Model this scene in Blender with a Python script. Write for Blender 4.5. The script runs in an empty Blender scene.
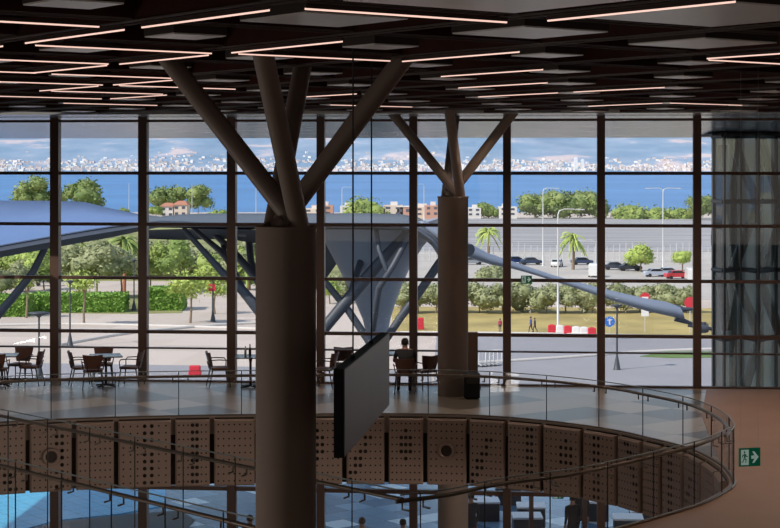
import bpy, bmesh, math, random
from mathutils import Vector, Matrix
R = random.Random(7)
SC = bpy.context.scene
COL = SC.collection
EYE = 5.3            # eye height above the upper deck (z = 0)
F = 1700.0           # focal length in pixels of a 780 wide frame

# ---------------------------------------------------------------- camera
cd = bpy.data.cameras.new('camera')
cam = bpy.data.objects.new('camera', cd); COL.objects.link(cam)
cam.location = (0, 0, EYE); cam.rotation_euler = (math.pi/2, 0, 0)
cd.sensor_width = 36; cd.lens = 36*F/780; cd.shift_y = -98/780
cd.clip_start = 0.3; cd.clip_end = 30000
SC.camera = cam
# ---------------------------------------------------------------- world
w = bpy.data.worlds.new('sky'); SC.world = w; w.use_nodes = True
nt = w.node_tree; nt.nodes.clear()
out = nt.nodes.new('ShaderNodeOutputWorld'); bg = nt.nodes.new('ShaderNodeBackground')
sky = nt.nodes.new('ShaderNodeTexSky'); sky.sky_type = 'NISHITA'; sky.sun_disc = False
sky.sun_elevation = math.radians(42); sky.sun_rotation = math.radians(235); sky.altitude = 50
sky.air_density = 1.0; sky.dust_density = .3; sky.ozone_density = 1.5
tc = nt.nodes.new('ShaderNodeTexCoord')
mp = nt.nodes.new('ShaderNodeMapping'); mp.inputs['Scale'].default_value = (6, 6, 26)
nz = nt.nodes.new('ShaderNodeTexNoise'); nz.inputs['Scale'].default_value = 2.2; nz.inputs['Detail'].default_value = 8
cr = nt.nodes.new('ShaderNodeValToRGB'); cr.color_ramp.elements[0].position = .5; cr.color_ramp.elements[1].position = .68
mx = nt.nodes.new('ShaderNodeMix'); mx.data_type = 'RGBA'
nt.links.new(tc.outputs['Generated'], mp.inputs['Vector']); nt.links.new(mp.outputs['Vector'], nz.inputs['Vector'])
nt.links.new(nz.outputs['Fac'], cr.inputs['Fac']); nt.links.new(cr.outputs['Color'], mx.inputs['Factor'])
nt.links.new(sky.outputs['Color'], mx.inputs['A']); mx.inputs['B'].default_value = (7.5, 8.0, 8.8, 1)
nt.links.new(mx.outputs['Result'], bg.inputs['Color']); nt.links.new(bg.outputs['Background'], out.inputs['Surface'])
bg.inputs['Strength'].default_value = 0.105
# ---------------------------------------------------------------- sun
sl = bpy.data.lights.new('sun', 'SUN'); sl.energy = 3.0; sl.angle = math.radians(0.55); sl.color = (1.0, .93, .84)
sun = bpy.data.objects.new('sun', sl); COL.objects.link(sun)
sun.rotation_euler = Vector((-.62, -.42, .66)).to_track_quat('Z', 'Y').to_euler()
sun.location = (-40, -30, 60)
# unseen area lights added to fill the hall; first one behind the viewer
def area_fill(name, loc, rot, sx, sy, e, c):
    l = bpy.data.lights.new(name, 'AREA'); l.shape = 'RECTANGLE'; l.size = sx; l.size_y = sy; l.energy = e; l.color = c
    o = bpy.data.objects.new(name, l); COL.objects.link(o); o.location = loc; o.rotation_euler = rot
area_fill('rear_fill', (0, -5, EYE-1.0), (math.radians(80), 0, 0), 30, 6, 200, (1, .88, .78))
# added fill from both sides, just inside the plain side walls
area_fill('left_fill', (-19.3, 19.3, -1.2), (0, math.radians(-136), 0), 7, 4.2, 1000, (1, .90, .82))
area_fill('right_fill', (19.3, 17, -1.2), (0, math.radians(130), 0), 7, 20, 3600, (1, .88, .78))
# unseen spots added under the ceiling to brighten the deck
for dx, dy in [(-8.5, 37.5), (-5, 38), (-1.2, 37.6), (2.6, 37.8), (6, 37), (9.5, 37), (7.6, 33), (7.8, 28.5), (11.5, 31), (7.2, 24.5), (11, 25.5), (-10, 35)]:
    l = bpy.data.lights.new('deck_fill_spot', 'SPOT'); l.energy = 170; l.spot_size = math.radians(140); l.spot_blend = 1; l.shadow_soft_size = .04; l.color = (1, .80, .64)
    o = bpy.data.objects.new('deck_fill_spot', l); COL.objects.link(o); o.location = (dx, dy, EYE+1.12)
# ---------------------------------------------------------------- exposure
vs = SC.view_settings; vs.view_transform = 'Standard'; vs.look = 'None'; vs.gamma = 1; vs.use_curve_mapping = False
vs.exposure = 0.55
SC.cycles.max_bounces = 8; SC.cycles.transparent_max_bounces = 16; SC.cycles.diffuse_bounces = 4; SC.cycles.glossy_bounces = 4
SC.cycles.caustics_reflective = False; SC.cycles.caustics_refractive = False

# ---------------------------------------------------------------- helpers
def pt(px, py, d):
    """the point seen at pixel (px, py) at distance d"""
    return Vector(((px-390)*d/F, d, EYE-(py-166)*d/F))
def ground_d(py, z): return (EYE-z)*F/(py-166)
def on_floor(px, py, z=0.0):
    d = ground_d(py, z); return Vector(((px-390)*d/F, d, z))

class MB:
    def __init__(s): s.v = []; s.f = []; s.m = []; s.cur = 0; s.smooth = []
    def add(s, vs_, fs, sm=False):
        n = len(s.v); s.v += [tuple(v) for v in vs_]
        for f in fs: s.f.append(tuple(i+n for i in f)); s.m.append(s.cur); s.smooth.append(sm)
        return s
    def box(s, c, d, rz=0.0, rot=None):
        x, y, z = d[0]/2, d[1]/2, d[2]/2
        M = rot if rot is not None else Matrix.Rotation(rz, 3, 'Z')
        vs_ = [M @ Vector((sx*x, sy*y, sz*z)) + Vector(c) for sx, sy, sz in
               ((-1,-1,-1),(1,-1,-1),(1,1,-1),(-1,1,-1),(-1,-1,1),(1,-1,1),(1,1,1),(-1,1,1))]
        return s.add(vs_, [(0,3,2,1),(4,5,6,7),(0,1,5,4),(1,2,6,5),(2,3,7,6),(3,0,4,7)])
    def cbox(s, c, d, rz=0.0, b=.01):
        """box with chamfered vertical and top edges"""
        x, y, z = d[0]/2, d[1]/2, d[2]/2
        M = Matrix.Rotation(rz, 3, 'Z'); vs_ = []
        def ring(k, zz): return [(x-k, -y+0, zz) if 0 else p for p in (
            (-x+k+b, -y+k, zz), (x-k-b, -y+k, zz), (x-k, -y+k+b, zz), (x-k, y-k-b, zz), (x-k-b, y-k, zz), (-x+k+b, y-k, zz), (-x+k, y-k-b, zz), (-x+k, -y+k+b, zz))]
        for k, zz in ((b, -z), (0, -z+b), (0, z-b), (b, z)): vs_ += ring(k, zz)
        vs_ = [M @ Vector(p) + Vector(c) for p in vs_]
        fs = [tuple(range(7, -1, -1)), tuple(range(24, 32))]
        for r in range(3):
            for i in range(8):
                j = (i+1) % 8; fs.append((r*8+i, r*8+j, r*8+8+j, r*8+8+i))
        return s.add(vs_, fs)
    def tube(s, pts, r, n=8, caps=True, closed=False):
        pts = [Vector(p) for p in pts]; m = len(pts)
        rs = r if isinstance(r, (list, tuple)) else [r]*m
        vs_ = []; up = None
        for i, p in enumerate(pts):
            a = pts[(i-1) % m] if (i or closed) else p; b = pts[(i+1) % m] if (i < m-1 or closed) else p
            t = (b-a).normalized()
            if up is None: up = Vector((0, 0, 1)) if abs(t.z) < .9 else Vector((0, 1, 0))
            sd = t.cross(up).normalized(); u2 = sd.cross(t).normalized(); up = u2 if u2.length > .5 else up
            for k in range(n):
                an = 2*math.pi*k/n; vs_.append(p + (sd*math.cos(an)+u2*math.sin(an))*rs[i])
        fs = []
        for i in range(m if closed else m-1):
            for k in range(n):
                k2 = (k+1) % n; j = (i+1) % m
                fs.append((i*n+k, i*n+k2, j*n+k2, j*n+k))
        s.add(vs_, fs, True)
        if caps and not closed: s.add(vs_[:n], [tuple(range(n-1, -1, -1))]); s.add(vs_[-n:], [tuple(range(n))])
        return s
    def lathe(s, prof, c=(0,0,0), n=24, sx=1.0, sy=1.0, sm=True):
        c = Vector(c); vs_ = []
        for r, z in prof:
            for k in range(n):
                a = 2*math.pi*k/n; vs_.append(c+Vector((r*sx*math.cos(a), r*sy*math.sin(a), z)))
        fs = []
        for i in range(len(prof)-1):
            for k in range(n):
                k2 = (k+1) % n; fs.append((i*n+k, i*n+k2, (i+1)*n+k2, (i+1)*n+k))
        s.add(vs_, fs, sm)
        if prof[0][0] > 1e-4: s.add(vs_[:n], [tuple(range(n-1, -1, -1))])
        if prof[-1][0] > 1e-4: s.add(vs_[-n:], [tuple(range(n))])
        return s
    def prism(s, poly, z0, z1):
        n = len(poly); vs_ = [(p[0], p[1], z0) for p in poly]+[(p[0], p[1], z1) for p in poly]
        fs = [tuple(range(n-1, -1, -1)), tuple(range(n, 2*n))]+[(i, (i+1) % n, n+(i+1) % n, n+i) for i in range(n)]
        return s.add(vs_, fs)
    def ico(s, c, r, sub=2, jit=0.0, sc=(1,1,1), rnd=None):
        bm = bmesh.new(); bmesh.ops.create_icosphere(bm, subdivisions=sub, radius=1.0)
        rnd = rnd or R; vs_ = []
        for v in bm.verts:
            k = r*(1+rnd.uniform(-jit, jit)); vs_.append((c[0]+v.co.x*k*sc[0], c[1]+v.co.y*k*sc[1], c[2]+v.co.z*k*sc[2]))
        fs = [tuple(v.index for v in f.verts) for f in bm.faces]; bm.free()
        return s.add(vs_, fs, True)
    def mesh(s, name, mats):
        me = bpy.data.meshes.new(name); me.from_pydata(s.v, [], s.f)
        for m in (mats if isinstance(mats, (list, tuple)) else [mats]): me.materials.append(m)
        me.polygons.foreach_set('material_index', s.m); me.polygons.foreach_set('use_smooth', s.smooth); me.update()
        return me
    def build(s, name, mats, parent=None, loc=None, rz=0.0):
        o = bpy.data.objects.new(name, s.mesh(name, mats)); COL.objects.link(o)
        if parent is not None: o.parent = parent
        if loc is not None: o.location = loc
        if rz: o.rotation_euler = (0, 0, rz)
        return o
def tag(o, label=None, cat=None, group=None, kind=None):
    if label: o['label'] = label
    if cat: o['category'] = cat
    if group: o['group'] = group
    if kind: o['kind'] = kind
    return o
def empty(name, loc=(0,0,0), rz=0.0, **k):
    o = bpy.data.objects.new(name, None); COL.objects.link(o); o.location = loc; o.rotation_euler = (0, 0, rz); o.empty_display_size = .2
    return tag(o, **k)
def copy_tree(o, parent=None, loc=None, rz=None, label=None, scale=None):
    c = o.copy(); COL.objects.link(c)
    if parent is not None: c.parent = parent
    if loc is not None: c.location = loc
    if rz is not None: c.rotation_euler = (0, 0, rz)
    if scale is not None: c.scale = (scale,)*3 if not isinstance(scale, tuple) else scale
    if label: c['label'] = label
    for ch in list(o.children): copy_tree(ch, c)
    return c
ORD = ['first','second','third','fourth','fifth','sixth','seventh','eighth','ninth','tenth','eleventh','twelfth','thirteenth','fourteenth','fifteenth','sixteenth','seventeenth','eighteenth','nineteenth','twentieth','twenty-first','twenty-second','twenty-third','twenty-fourth','twenty-fifth','twenty-sixth','twenty-seventh','twenty-eighth','twenty-ninth','thirtieth']

# ---------------------------------------------------------------- materials
def mat(name, col, rough=.6, metal=0.0, spec=.5, noise=0.0, nscale=8.0, emit=None, estr=0.0, bump=0.0):
    m = bpy.data.materials.new(name); m.use_nodes = True; t = m.node_tree; b = t.nodes['Principled BSDF']
    b.inputs['Base Color'].default_value = (*col, 1); b.inputs['Roughness'].default_value = rough; b.inputs['Metallic'].default_value = metal
    b.inputs['Specular IOR Level'].default_value = spec
    if emit: b.inputs['Emission Color'].default_value = (*emit, 1); b.inputs['Emission Strength'].default_value = estr
    if noise or bump:
        g = t.nodes.new('ShaderNodeTexCoord'); n = t.nodes.new('ShaderNodeTexNoise'); n.inputs['Scale'].default_value = nscale; n.inputs['Detail'].default_value = 6
        t.links.new(g.outputs['Object'], n.inputs['Vector'])
        if noise:
            r = t.nodes.new('ShaderNodeValToRGB'); r.color_ramp.elements[0].position = .3; r.color_ramp.elements[1].position = .7
            r.color_ramp.elements[0].color = (*[c*(1-noise) for c in col], 1); r.color_ramp.elements[1].color = (*[min(1, c*(1+noise)) for c in col], 1)
            t.links.new(n.outputs['Fac'], r.inputs['Fac']); t.links.new(r.outputs['Color'], b.inputs['Base Color'])
        if bump:
            bp = t.nodes.new('ShaderNodeBump'); bp.inputs['Strength'].default_value = bump
            t.links.new(n.outputs['Fac'], bp.inputs['Height']); t.links.new(bp.outputs['Normal'], b.inputs['Normal'])
    return m
def tile_mat(name, cols, size, rough, rot=0.0, joint=None, jw=.01, spec=.5, bump=0.0, skew=1.0, off=0.0):
    """tiles of several tones laid in a rotated grid; cols is [(position, colour), ...]"""
    m = bpy.data.materials.new(name); m.use_nodes = True; t = m.node_tree; b = t.nodes['Principled BSDF']
    g = t.nodes.new('ShaderNodeTexCoord'); mp_ = t.nodes.new('ShaderNodeMapping'); mp_.inputs['Rotation'].default_value = (0, 0, rot)
    mp_.inputs['Scale'].default_value = (1/size, skew/size, 1)
    mp_.inputs['Location'].default_value = (off, off, 0)
    fl = t.nodes.new('ShaderNodeVectorMath'); fl.operation = 'FLOOR'; wn = t.nodes.new('ShaderNodeTexWhiteNoise'); wn.noise_dimensions = '2D'
    t.links.new(g.outputs['Object'], mp_.inputs['Vector']); t.links.new(mp_.outputs['Vector'], fl.inputs[0]); t.links.new(fl.outputs['Vector'], wn.inputs['Vector'])
    r = t.nodes.new('ShaderNodeValToRGB'); r.color_ramp.interpolation = 'CONSTANT'
    e = r.color_ramp.elements; e[0].position = cols[0][0]; e[0].color = (*cols[0][1], 1); e[1].position = cols[1][0]; e[1].color = (*cols[1][1], 1)
    for p, c in cols[2:]: x = e.new(p); x.color = (*c, 1)
    t.links.new(wn.outputs['Value'], r.inputs['Fac'])
    src = r.outputs['Color']
    if joint:
        fr = t.nodes.new('ShaderNodeVectorMath'); fr.operation = 'FRACTION'; t.links.new(mp_.outputs['Vector'], fr.inputs[0])
        sp = t.nodes.new('ShaderNodeSeparateXYZ'); t.links.new(fr.outputs['Vector'], sp.inputs[0])
        mn = t.nodes.new('ShaderNodeMath'); mn.operation = 'MINIMUM'; t.links.new(sp.outputs['X'], mn.inputs[0]); t.links.new(sp.outputs['Y'], mn.inputs[1])
        lt = t.nodes.new('ShaderNodeMath'); lt.operation = 'LESS_THAN'; lt.inputs[1].default_value = jw/size; t.links.new(mn.outputs[0], lt.inputs[0])
        mx_ = t.nodes.new('ShaderNodeMix'); mx_.data_type = 'RGBA'; t.links.new(lt.outputs[0], mx_.inputs['Factor']); t.links.new(src, mx_.inputs['A']); mx_.inputs['B'].default_value = (*joint, 1)
        src = mx_.outputs['Result']
    t.links.new(src, b.inputs['Base Color']); b.inputs['Roughness'].default_value = rough; b.inputs['Specular IOR Level'].default_value = spec
    return m
def glass_mat(name, tint=(1,1,1), refl=1.0, rough=0.0, body=None, bodyf=0.0, ior=1.45):
    m = bpy.data.materials.new(name); m.use_nodes = True; t = m.node_tree; t.nodes.clear()
    o = t.nodes.new('ShaderNodeOutputMaterial'); tr = t.nodes.new('ShaderNodeBsdfTransparent'); tr.inputs['Color'].default_value = (*tint, 1)
    gl = t.nodes.new('ShaderNodeBsdfGlossy'); gl.inputs['Roughness'].default_value = rough; gl.inputs['Color'].default_value = (refl, refl, refl, 1)
    fr = t.nodes.new('ShaderNodeFresnel'); fr.inputs['IOR'].default_value = ior; mx_ = t.nodes.new('ShaderNodeMixShader')
    src = tr.outputs[0]
    if body:
        df = t.nodes.new('ShaderNodeBsdfDiffuse'); df.inputs['Color'].default_value = (*body, 1); m2 = t.nodes.new('ShaderNodeMixShader'); m2.inputs[0].default_value = bodyf
        t.links.new(tr.outputs[0], m2.inputs[1]); t.links.new(df.outputs[0], m2.inputs[2]); src = m2.outputs[0]
    ge = t.nodes.new('ShaderNodeNewGeometry'); mi = t.nodes.new('ShaderNodeMix'); mi.inputs['A'].default_value = ior; mi.inputs['B'].default_value = 1/ior
    t.links.new(ge.outputs['Backfacing'], mi.inputs['Factor']); t.links.new(mi.outputs['Result'], fr.inputs['IOR'])
    t.links.new(fr.outputs[0], mx_.inputs[0]); t.links.new(src, mx_.inputs[1]); t.links.new(gl.outputs[0], mx_.inputs[2]); t.links.new(mx_.outputs[0], o.inputs['Surface'])
    return m
M = {}
M['plaster'] = mat('column_plaster', (.225, .172, .142), .75, noise=.05, nscale=1.5)
M['strut'] = mat('strut_paint', (.225, .172, .142), .55)
M['mullion'] = mat('mullion_bronze', (.085, .045, .032), .45)
M['beam'] = mat('ceiling_beam_wood', (.046, .012, .008), .5, spec=.22, noise=.25, nscale=3)
M['slab'] = mat('ceiling_slab_dark', (.014, .008, .006), .9, spec=.1)
M['track'] = mat('beam_edge_metal', (.10, .075, .065), .5)
M['white_panel'] = mat('white_ceiling_panel', (.90, .86, .82), .30, noise=.05, nscale=1.2)
M['panel_side'] = mat('ceiling_panel_edge', (.07, .058, .052), .7, spec=.1)
M['led'] = mat('line_light_diffuser', (.9, .85, .8), .5, emit=(1.0, .64, .53), estr=.72)
M['led_body'] = mat('line_light_housing', (.05, .03, .025), .5)
M['deck'] = tile_mat('deck_stone_tiles', [(0, (.13, .108, .09)), (.28, (.33, .265, .21)), (.62, (.40, .325, .26)), (.86, (.26, .215, .175))], 1.3, .30, rot=math.radians(53), joint=(.1, .085, .07), jw=.008, spec=.5)
M['deck_tan'] = mat('deck_tan_floor', (.34, .20, .135), .5, noise=.08, nscale=.6)
M['rim'] = mat('rim_trim', (.33, .25, .2), .5)
M['fascia'] = mat('fascia_panel_paint', (.28, .195, .155), .55)
M['dark'] = mat('dark_void', (.035, .024, .019), .9)
M['rail'] = mat('handrail_bronze', (.16, .125, .10), .38, metal=.3)
M['glass'] = glass_mat('window_glass', (.975, .98, .98), .9)
M['rail_glass'] = glass_mat('balustrade_glass', (.955, .965, .96), .55)
M['glass_edge'] = mat('glass_edge', (.20, .23, .22), .3)
M['joint'] = mat('glass_joint', (.03, .03, .03), .6)
M['soffit'] = mat('soffit_metal_panels', (.50, .50, .49), .22, metal=.55, noise=.15, nscale=.8)
M['wall'] = mat('hall_wall', (.20, .13, .10), .8)
M['chair_seat'] = mat('chair_brown_leather', (.13, .055, .035), .5)
M['chair_metal'] = mat('chair_black_metal', (.02, .016, .015), .4, metal=.2)
M['table_top'] = mat('table_top_grey', (.14, .15, .17), .25)
M['black'] = mat('black_plastic', (.008, .008, .009), .6, spec=.2)
M['screen_grey'] = mat('screen_back_grey', (.17, .17, .175), .42, noise=.06, nscale=1.3)
M['steel'] = mat('steel', (.45, .45, .46), .35, metal=.7)
M['cable'] = mat('black_cable', (.015, .012, .012), .6)

# ---------------------------------------------------------------- facade line
FA = on_floor(0, 379.3); FB = on_floor(780, 389.0)
FD = (FB-FA); FD.z = 0; FDIR = FD.normalized(); FN = Vector((-FDIR.y, FDIR.x, 0)); FANG = math.atan2(FDIR.y, FDIR.x)
def fac(px):
    """point of the facade line seen at column px"""
    k = (px-390)/F       # X = k*Y
    s = (k*FA.y-FA.x)/(FDIR.x-k*FDIR.y)
    return FA+FDIR*s
ceil_z = EYE+1.19
# ================================================================ structure
TZ = EYE-10.9      # outer terrace level
GZ = EYE-20.2      # ground level of the forecourt
# void outline on the deck
void = [on_floor(p, q) for p, q in ((-110, 431), (0, 424.5), (60, 421.5), (130, 419), (200, 417.5), (257, 416.8), (330, 416), (400, 416), (460, 417), (500, 419), (545, 423), (586, 428), (622, 434), (647, 440), (672, 446), (694, 453), (708, 460), (719, 467), (727, 475), (731, 484), (727, 490), (719, 495), (708, 501), (694, 507), (658, 518), (626, 527))]
void += [Vector((2.6, 24.05, 0)), Vector((1.5, 23.3, 0)), Vector((.8, 22.55, 0)), Vector((.1, 22.1, 0))]
void += [Vector((-.5, 15, 0)), Vector((-14.2, 15, 0)), Vector((-14.2, 34.5, 0))]
NV = len(void)
far_rim = void[:20]; near_rim = void[19:30]
# deck slab with a hole: bridge outline to outer rectangle by bmesh triangle fill
def slab_with_hole(outer, hole, z0, z1):
    bm = bmesh.new(); es = []
    for loop in (outer, hole):
        vs_ = [bm.verts.new((p[0], p[1], z1)) for p in loop]
        for i in range(len(vs_)): es.append(bm.edges.new((vs_[i], vs_[(i+1) % len(vs_)])))
    r = bmesh.ops.triangle_fill(bm, use_beauty=True, edges=es)
    def inside(p, poly):
        c = False; n = len(poly)
        for i in range(n):
            a, b = poly[i], poly[(i+1) % n]
            if (a[1] > p[1]) != (b[1] > p[1]) and p[0] < (b[0]-a[0])*(p[1]-a[1])/(b[1]-a[1])+a[0]: c = not c
        return c
    bad = [f for f in bm.faces if inside(f.calc_center_median(), hole)]
    bmesh.ops.delete(bm, geom=bad, context='FACES_ONLY')
    for f in bm.faces:
        if f.normal.z < 0: f.normal_flip()
    e = bmesh.ops.extrude_face_region(bm, geom=list(bm.faces)[:])
    for v in [x for x in e['geom'] if isinstance(x, bmesh.types.BMVert)]: v.co.z = z1
    ev = set(x for x in e['geom'] if isinstance(x, bmesh.types.BMVert))
    for v in bm.verts:
        if v not in ev: v.co.z = z0
    bmesh.ops.recalc_face_normals(bm, faces=list(bm.faces))
    me = bpy.data.meshes.new('slab'); bm.to_mesh(me); bm.free(); return me
XL, XR, YB = -20.0, 20.0, -10.0
fl_ = fac(390)+FDIR*(XL-fac(390).x)/FDIR.x; fr_ = fac(390)+FDIR*(XR-fac(390).x)/FDIR.x
xtan = 5.95
outer = [(XL, 6.0), (XR, 6.0), (fr_.x, fr_.y+.05), (fl_.x, fl_.y+.05)]
me = slab_with_hole(outer, void, -.35, 0.0); me.materials.append(M['deck'])
fo = bpy.data.objects.new('floor', me); COL.objects.link(fo); tag(fo, kind='structure')
# tan floor field right of the void
_o = [(p.x+(p.x-2)/max(.1, (p-Vector((2, 28.5, 0))).length)*.07, p.y+(p.y-28.5)/max(.1, (p-Vector((2, 28.5, 0))).length)*.07) for p in void[17:30]]
tf = MB().prism([(XR-.05, 15.1), (XR-.05, 39.6), (fac(712).x-.2, fac(712).y-.35), (6.6, 36.0), (6.1, 32.0)]+_o+[(.2, 15.1)], .002, .012).build('floor_inlay', M['deck_tan']); tag(tf, kind='structure')
g = MB(); g.prism([(-6.9, 29.35), (.0, 21.95), (-3, 19.0), (-11, 26.5)], -1.75, -1.55)
tag(g.build('floor_landing', M['deck']), kind='structure')
# gallery the viewer stands on
tag(MB().box((0, -.8, EYE-1.75), (5, 3.6, .3)).build('floor_gallery', M['deck']), kind='structure')
# outer walls of the hall
def struct(name, mb, m): return tag(mb.build(name, m), kind='structure')
struct('wall_left', MB().box((XL-.15, (YB+fl_.y)/2, (EYE+1.6+TZ)/2), (.3, fl_.y-YB, EYE+1.6-TZ)), M['wall'])
struct('wall_right', MB().box((XR+.15, (YB+fr_.y)/2, (EYE+1.6+TZ)/2), (.3, fr_.y-YB, EYE+1.6-TZ)), M['wall'])
struct('wall_back', MB().box((0, YB-.15, (EYE+1.6+TZ)/2), (XR-XL+.6, .3, EYE+1.6-TZ)), M['wall'])
struct('floor_lower', MB().box((0, (YB+41)/2, TZ-.1), (XR-XL+.6, 41-YB, .2)), M['deck'])
# ceiling slab
struct('ceiling', MB().box((0, (YB+39.0)/2, EYE+1.75), (XR-XL+.6, 39.0-YB, .3)), M['slab'])
# light edge strip of the ceiling along the window wall
p0, p1 = fl_-FN*2.6, fr_-FN*2.6
s = MB(); s.prism([(p0.x, p0.y), (p1.x, p1.y), (fr_.x, fr_.y), (fl_.x, fl_.y)], ceil_z, ceil_z+.7)
struct('trim_ceiling', s, M['soffit'])
# outside overhang: sloping soffit, solid
s = MB(); a, b = fl_+FN*.12, fr_+FN*.12; c, d = fl_+FN*9.0, fr_+FN*9.0
for q in (d, c): pass
zi, zo = ceil_z+.02, EYE+.83
s.add([(a.x-3, a.y, zi), (b.x+3, b.y, zi), (d.x+3, d.y, zo), (c.x-3, c.y, zo), (a.x-3, a.y, zi+1.2), (b.x+3, b.y, zi+1.2), (d.x+3, d.y, zo+.5), (c.x-3, c.y, zo+.5)],
      [(0, 1, 2, 3), (4, 7, 6, 5), (0, 4, 5, 1), (1, 5, 6, 2), (2, 6, 7, 3), (3, 7, 4, 0)])
struct('ceiling_overhang', s, M['soffit'])
# facade: mullions, transoms, panes
mull = [-33, 55.5, 143.5, 232, 321, 413.5, 507, 601, 697, 795]
for i, px in enumerate(mull):
    p = fac(px)
    struct('trim_mullion', MB().box((p.x, p.y, (ceil_z+TZ)/2), (.215 if px < 300 else .19, .24, ceil_z-TZ), FANG), M['mullion'])
zs = [EYE-.03-(172-166)/41.2, EYE-(225-166)/41.2, EYE-(279.5-166)/41.2, EYE-(334-166)/41.2]
for i in range(len(mull)-1):
    a, b = fac(mull[i]), fac(mull[i+1]); c = (a+b)/2; L = (b-a).length-.2
    root = empty('window_%d' % (i+1), (c.x, c.y, 0), FANG, kind='structure')
    for z, h in [(ceil_z-.08, .06)]+[(z, .078) for z in zs]+[(EYE-(350.5-166)/41.2, .036), (.02, .04), (-.45, .5), (-2.6, .1)]:
        MB().box((0, 0, z), (L, .14, h)).build('transom', M['mullion'], root)
    MB().box((0, .03, (ceil_z+.0)/2), (L, .012, ceil_z-.02)).build('pane', M['glass'], root)
    MB().box((0, .03, (TZ-.7)/2), (L, .012, -.7-TZ)).build('pane', M['glass'], root)

# ================================================================ columns
def column(cx, cy, z0, label, capz=EYE-.70):
    root = empty('tree_column', (cx, cy, z0), label=label, cat='column', group='columns with branching struts')
    MB().lathe([(.352, 0), (.352, capz-z0-.035), (.362, capz-z0-.03), (.362, capz-z0)], n=40).build('shaft', M['plaster'], root)
    for k, (dx, dy) in enumerate(((-1.45, .5), (-.16, -1.7), (.12, 1.6), (1.42, -.45))):
        l = math.hypot(dx, dy); e = Vector((dx/l*.12, dy/l*.12, capz-z0-.02))
        perp = Vector((-dy/l, dx/l, 0))*(.10 if k in (0, 1) else -.06)
        if k == 0: e = Vector((.16, -.05, capz-z0-.02))
        if k == 3: e = Vector((-.1, .08, capz-z0-.02))
        if k == 1: e = Vector((.17, -.16, capz-z0-.02))
        if k == 2: e = Vector((-.16, .14, capz-z0-.02))
        MB().tube([e, (dx, dy, EYE+1.3-z0)], .115, 16).build('strut', M['strut'], root)
    return root
column(-1.21, 19.75, TZ, 'nearer tan column with four slanting struts, beside the hanging screen')
C2 = pt(453, 300, 39.3)
column(C2.x, 39.3, TZ, 'farther tan column with four struts, standing by the window wall')

# ================================================================ ceiling grid
U = Vector((-.6, .8, 0)); V = Vector((.8, .6, 0)); S = 2.25; U0 = 12.6; V0 = 6.8
def uv(u, v): return U*u+V*v
BZ = EYE+1.17
def clip(u0, v0, du, dv):
    """t range for which the line stays inside the hall"""
    lo, hi = -60, 80
    P0 = uv(u0, v0); D = uv(du, dv)
    fd = fac(390)-FN*2.65
    for n, c in ((Vector((1,0,0)), XR-.1), (Vector((-1,0,0)), -XL-.1), (Vector((0,-1,0)), -4.0), (FN, fd.dot(FN))):
        dn = D.dot(n); r = c-P0.dot(n)
        if abs(dn) < 1e-9: continue
        if dn > 0: hi = min(hi, r/dn)
        else: lo = max(lo, r/dn)
    return lo, hi
nb = {'u': 0, 'v': 0}
beams = []
for k in range(-14, 18):
    for typ in 'uv':
        if typ == 'u': u0, v0, du, dv = 0, V0+k*S, 1, 0
        else: u0, v0, du, dv = U0+k*S, 0, 0, 1
        lo, hi = clip(u0, v0, du, dv)
        if hi-lo < 1.2: continue
        a = uv(u0+du*lo, v0+dv*lo); b = uv(u0+du*hi, v0+dv*hi)
        beams.append((typ, a, b))
for typ, a, b in beams:
    m = (a+b)/2; L = (b-a).length; an = math.atan2((b-a).y, (b-a).x)
    if (m.y < 6 and max(a.y, b.y) < 9) or max(a.y, b.y) < 10: continue
    hz = 0 if typ == 'u' else .015
    nb[typ] += 1
    root = empty('ceiling_beam', (m.x, m.y, BZ), an, label='deep dark brown ceiling beam running %s, %s of its set from the %s side' % (
        'away and leftward' if typ == 'u' else 'away and rightward', ORD[nb[typ]-1], 'near left' if typ == 'u' else 'near right'), cat='beam', group='dark beams of the ceiling grid')
    MB().box((0, 0, .24+hz), (L, .15, .40)).build('beam_body', M['beam'], root)
    MB().box((0, -.085, .03+hz), (L, .012, .012)).box((0, .085, .03+hz), (L, .012, .012)).build('edge_strip', M['track'], root)

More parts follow.
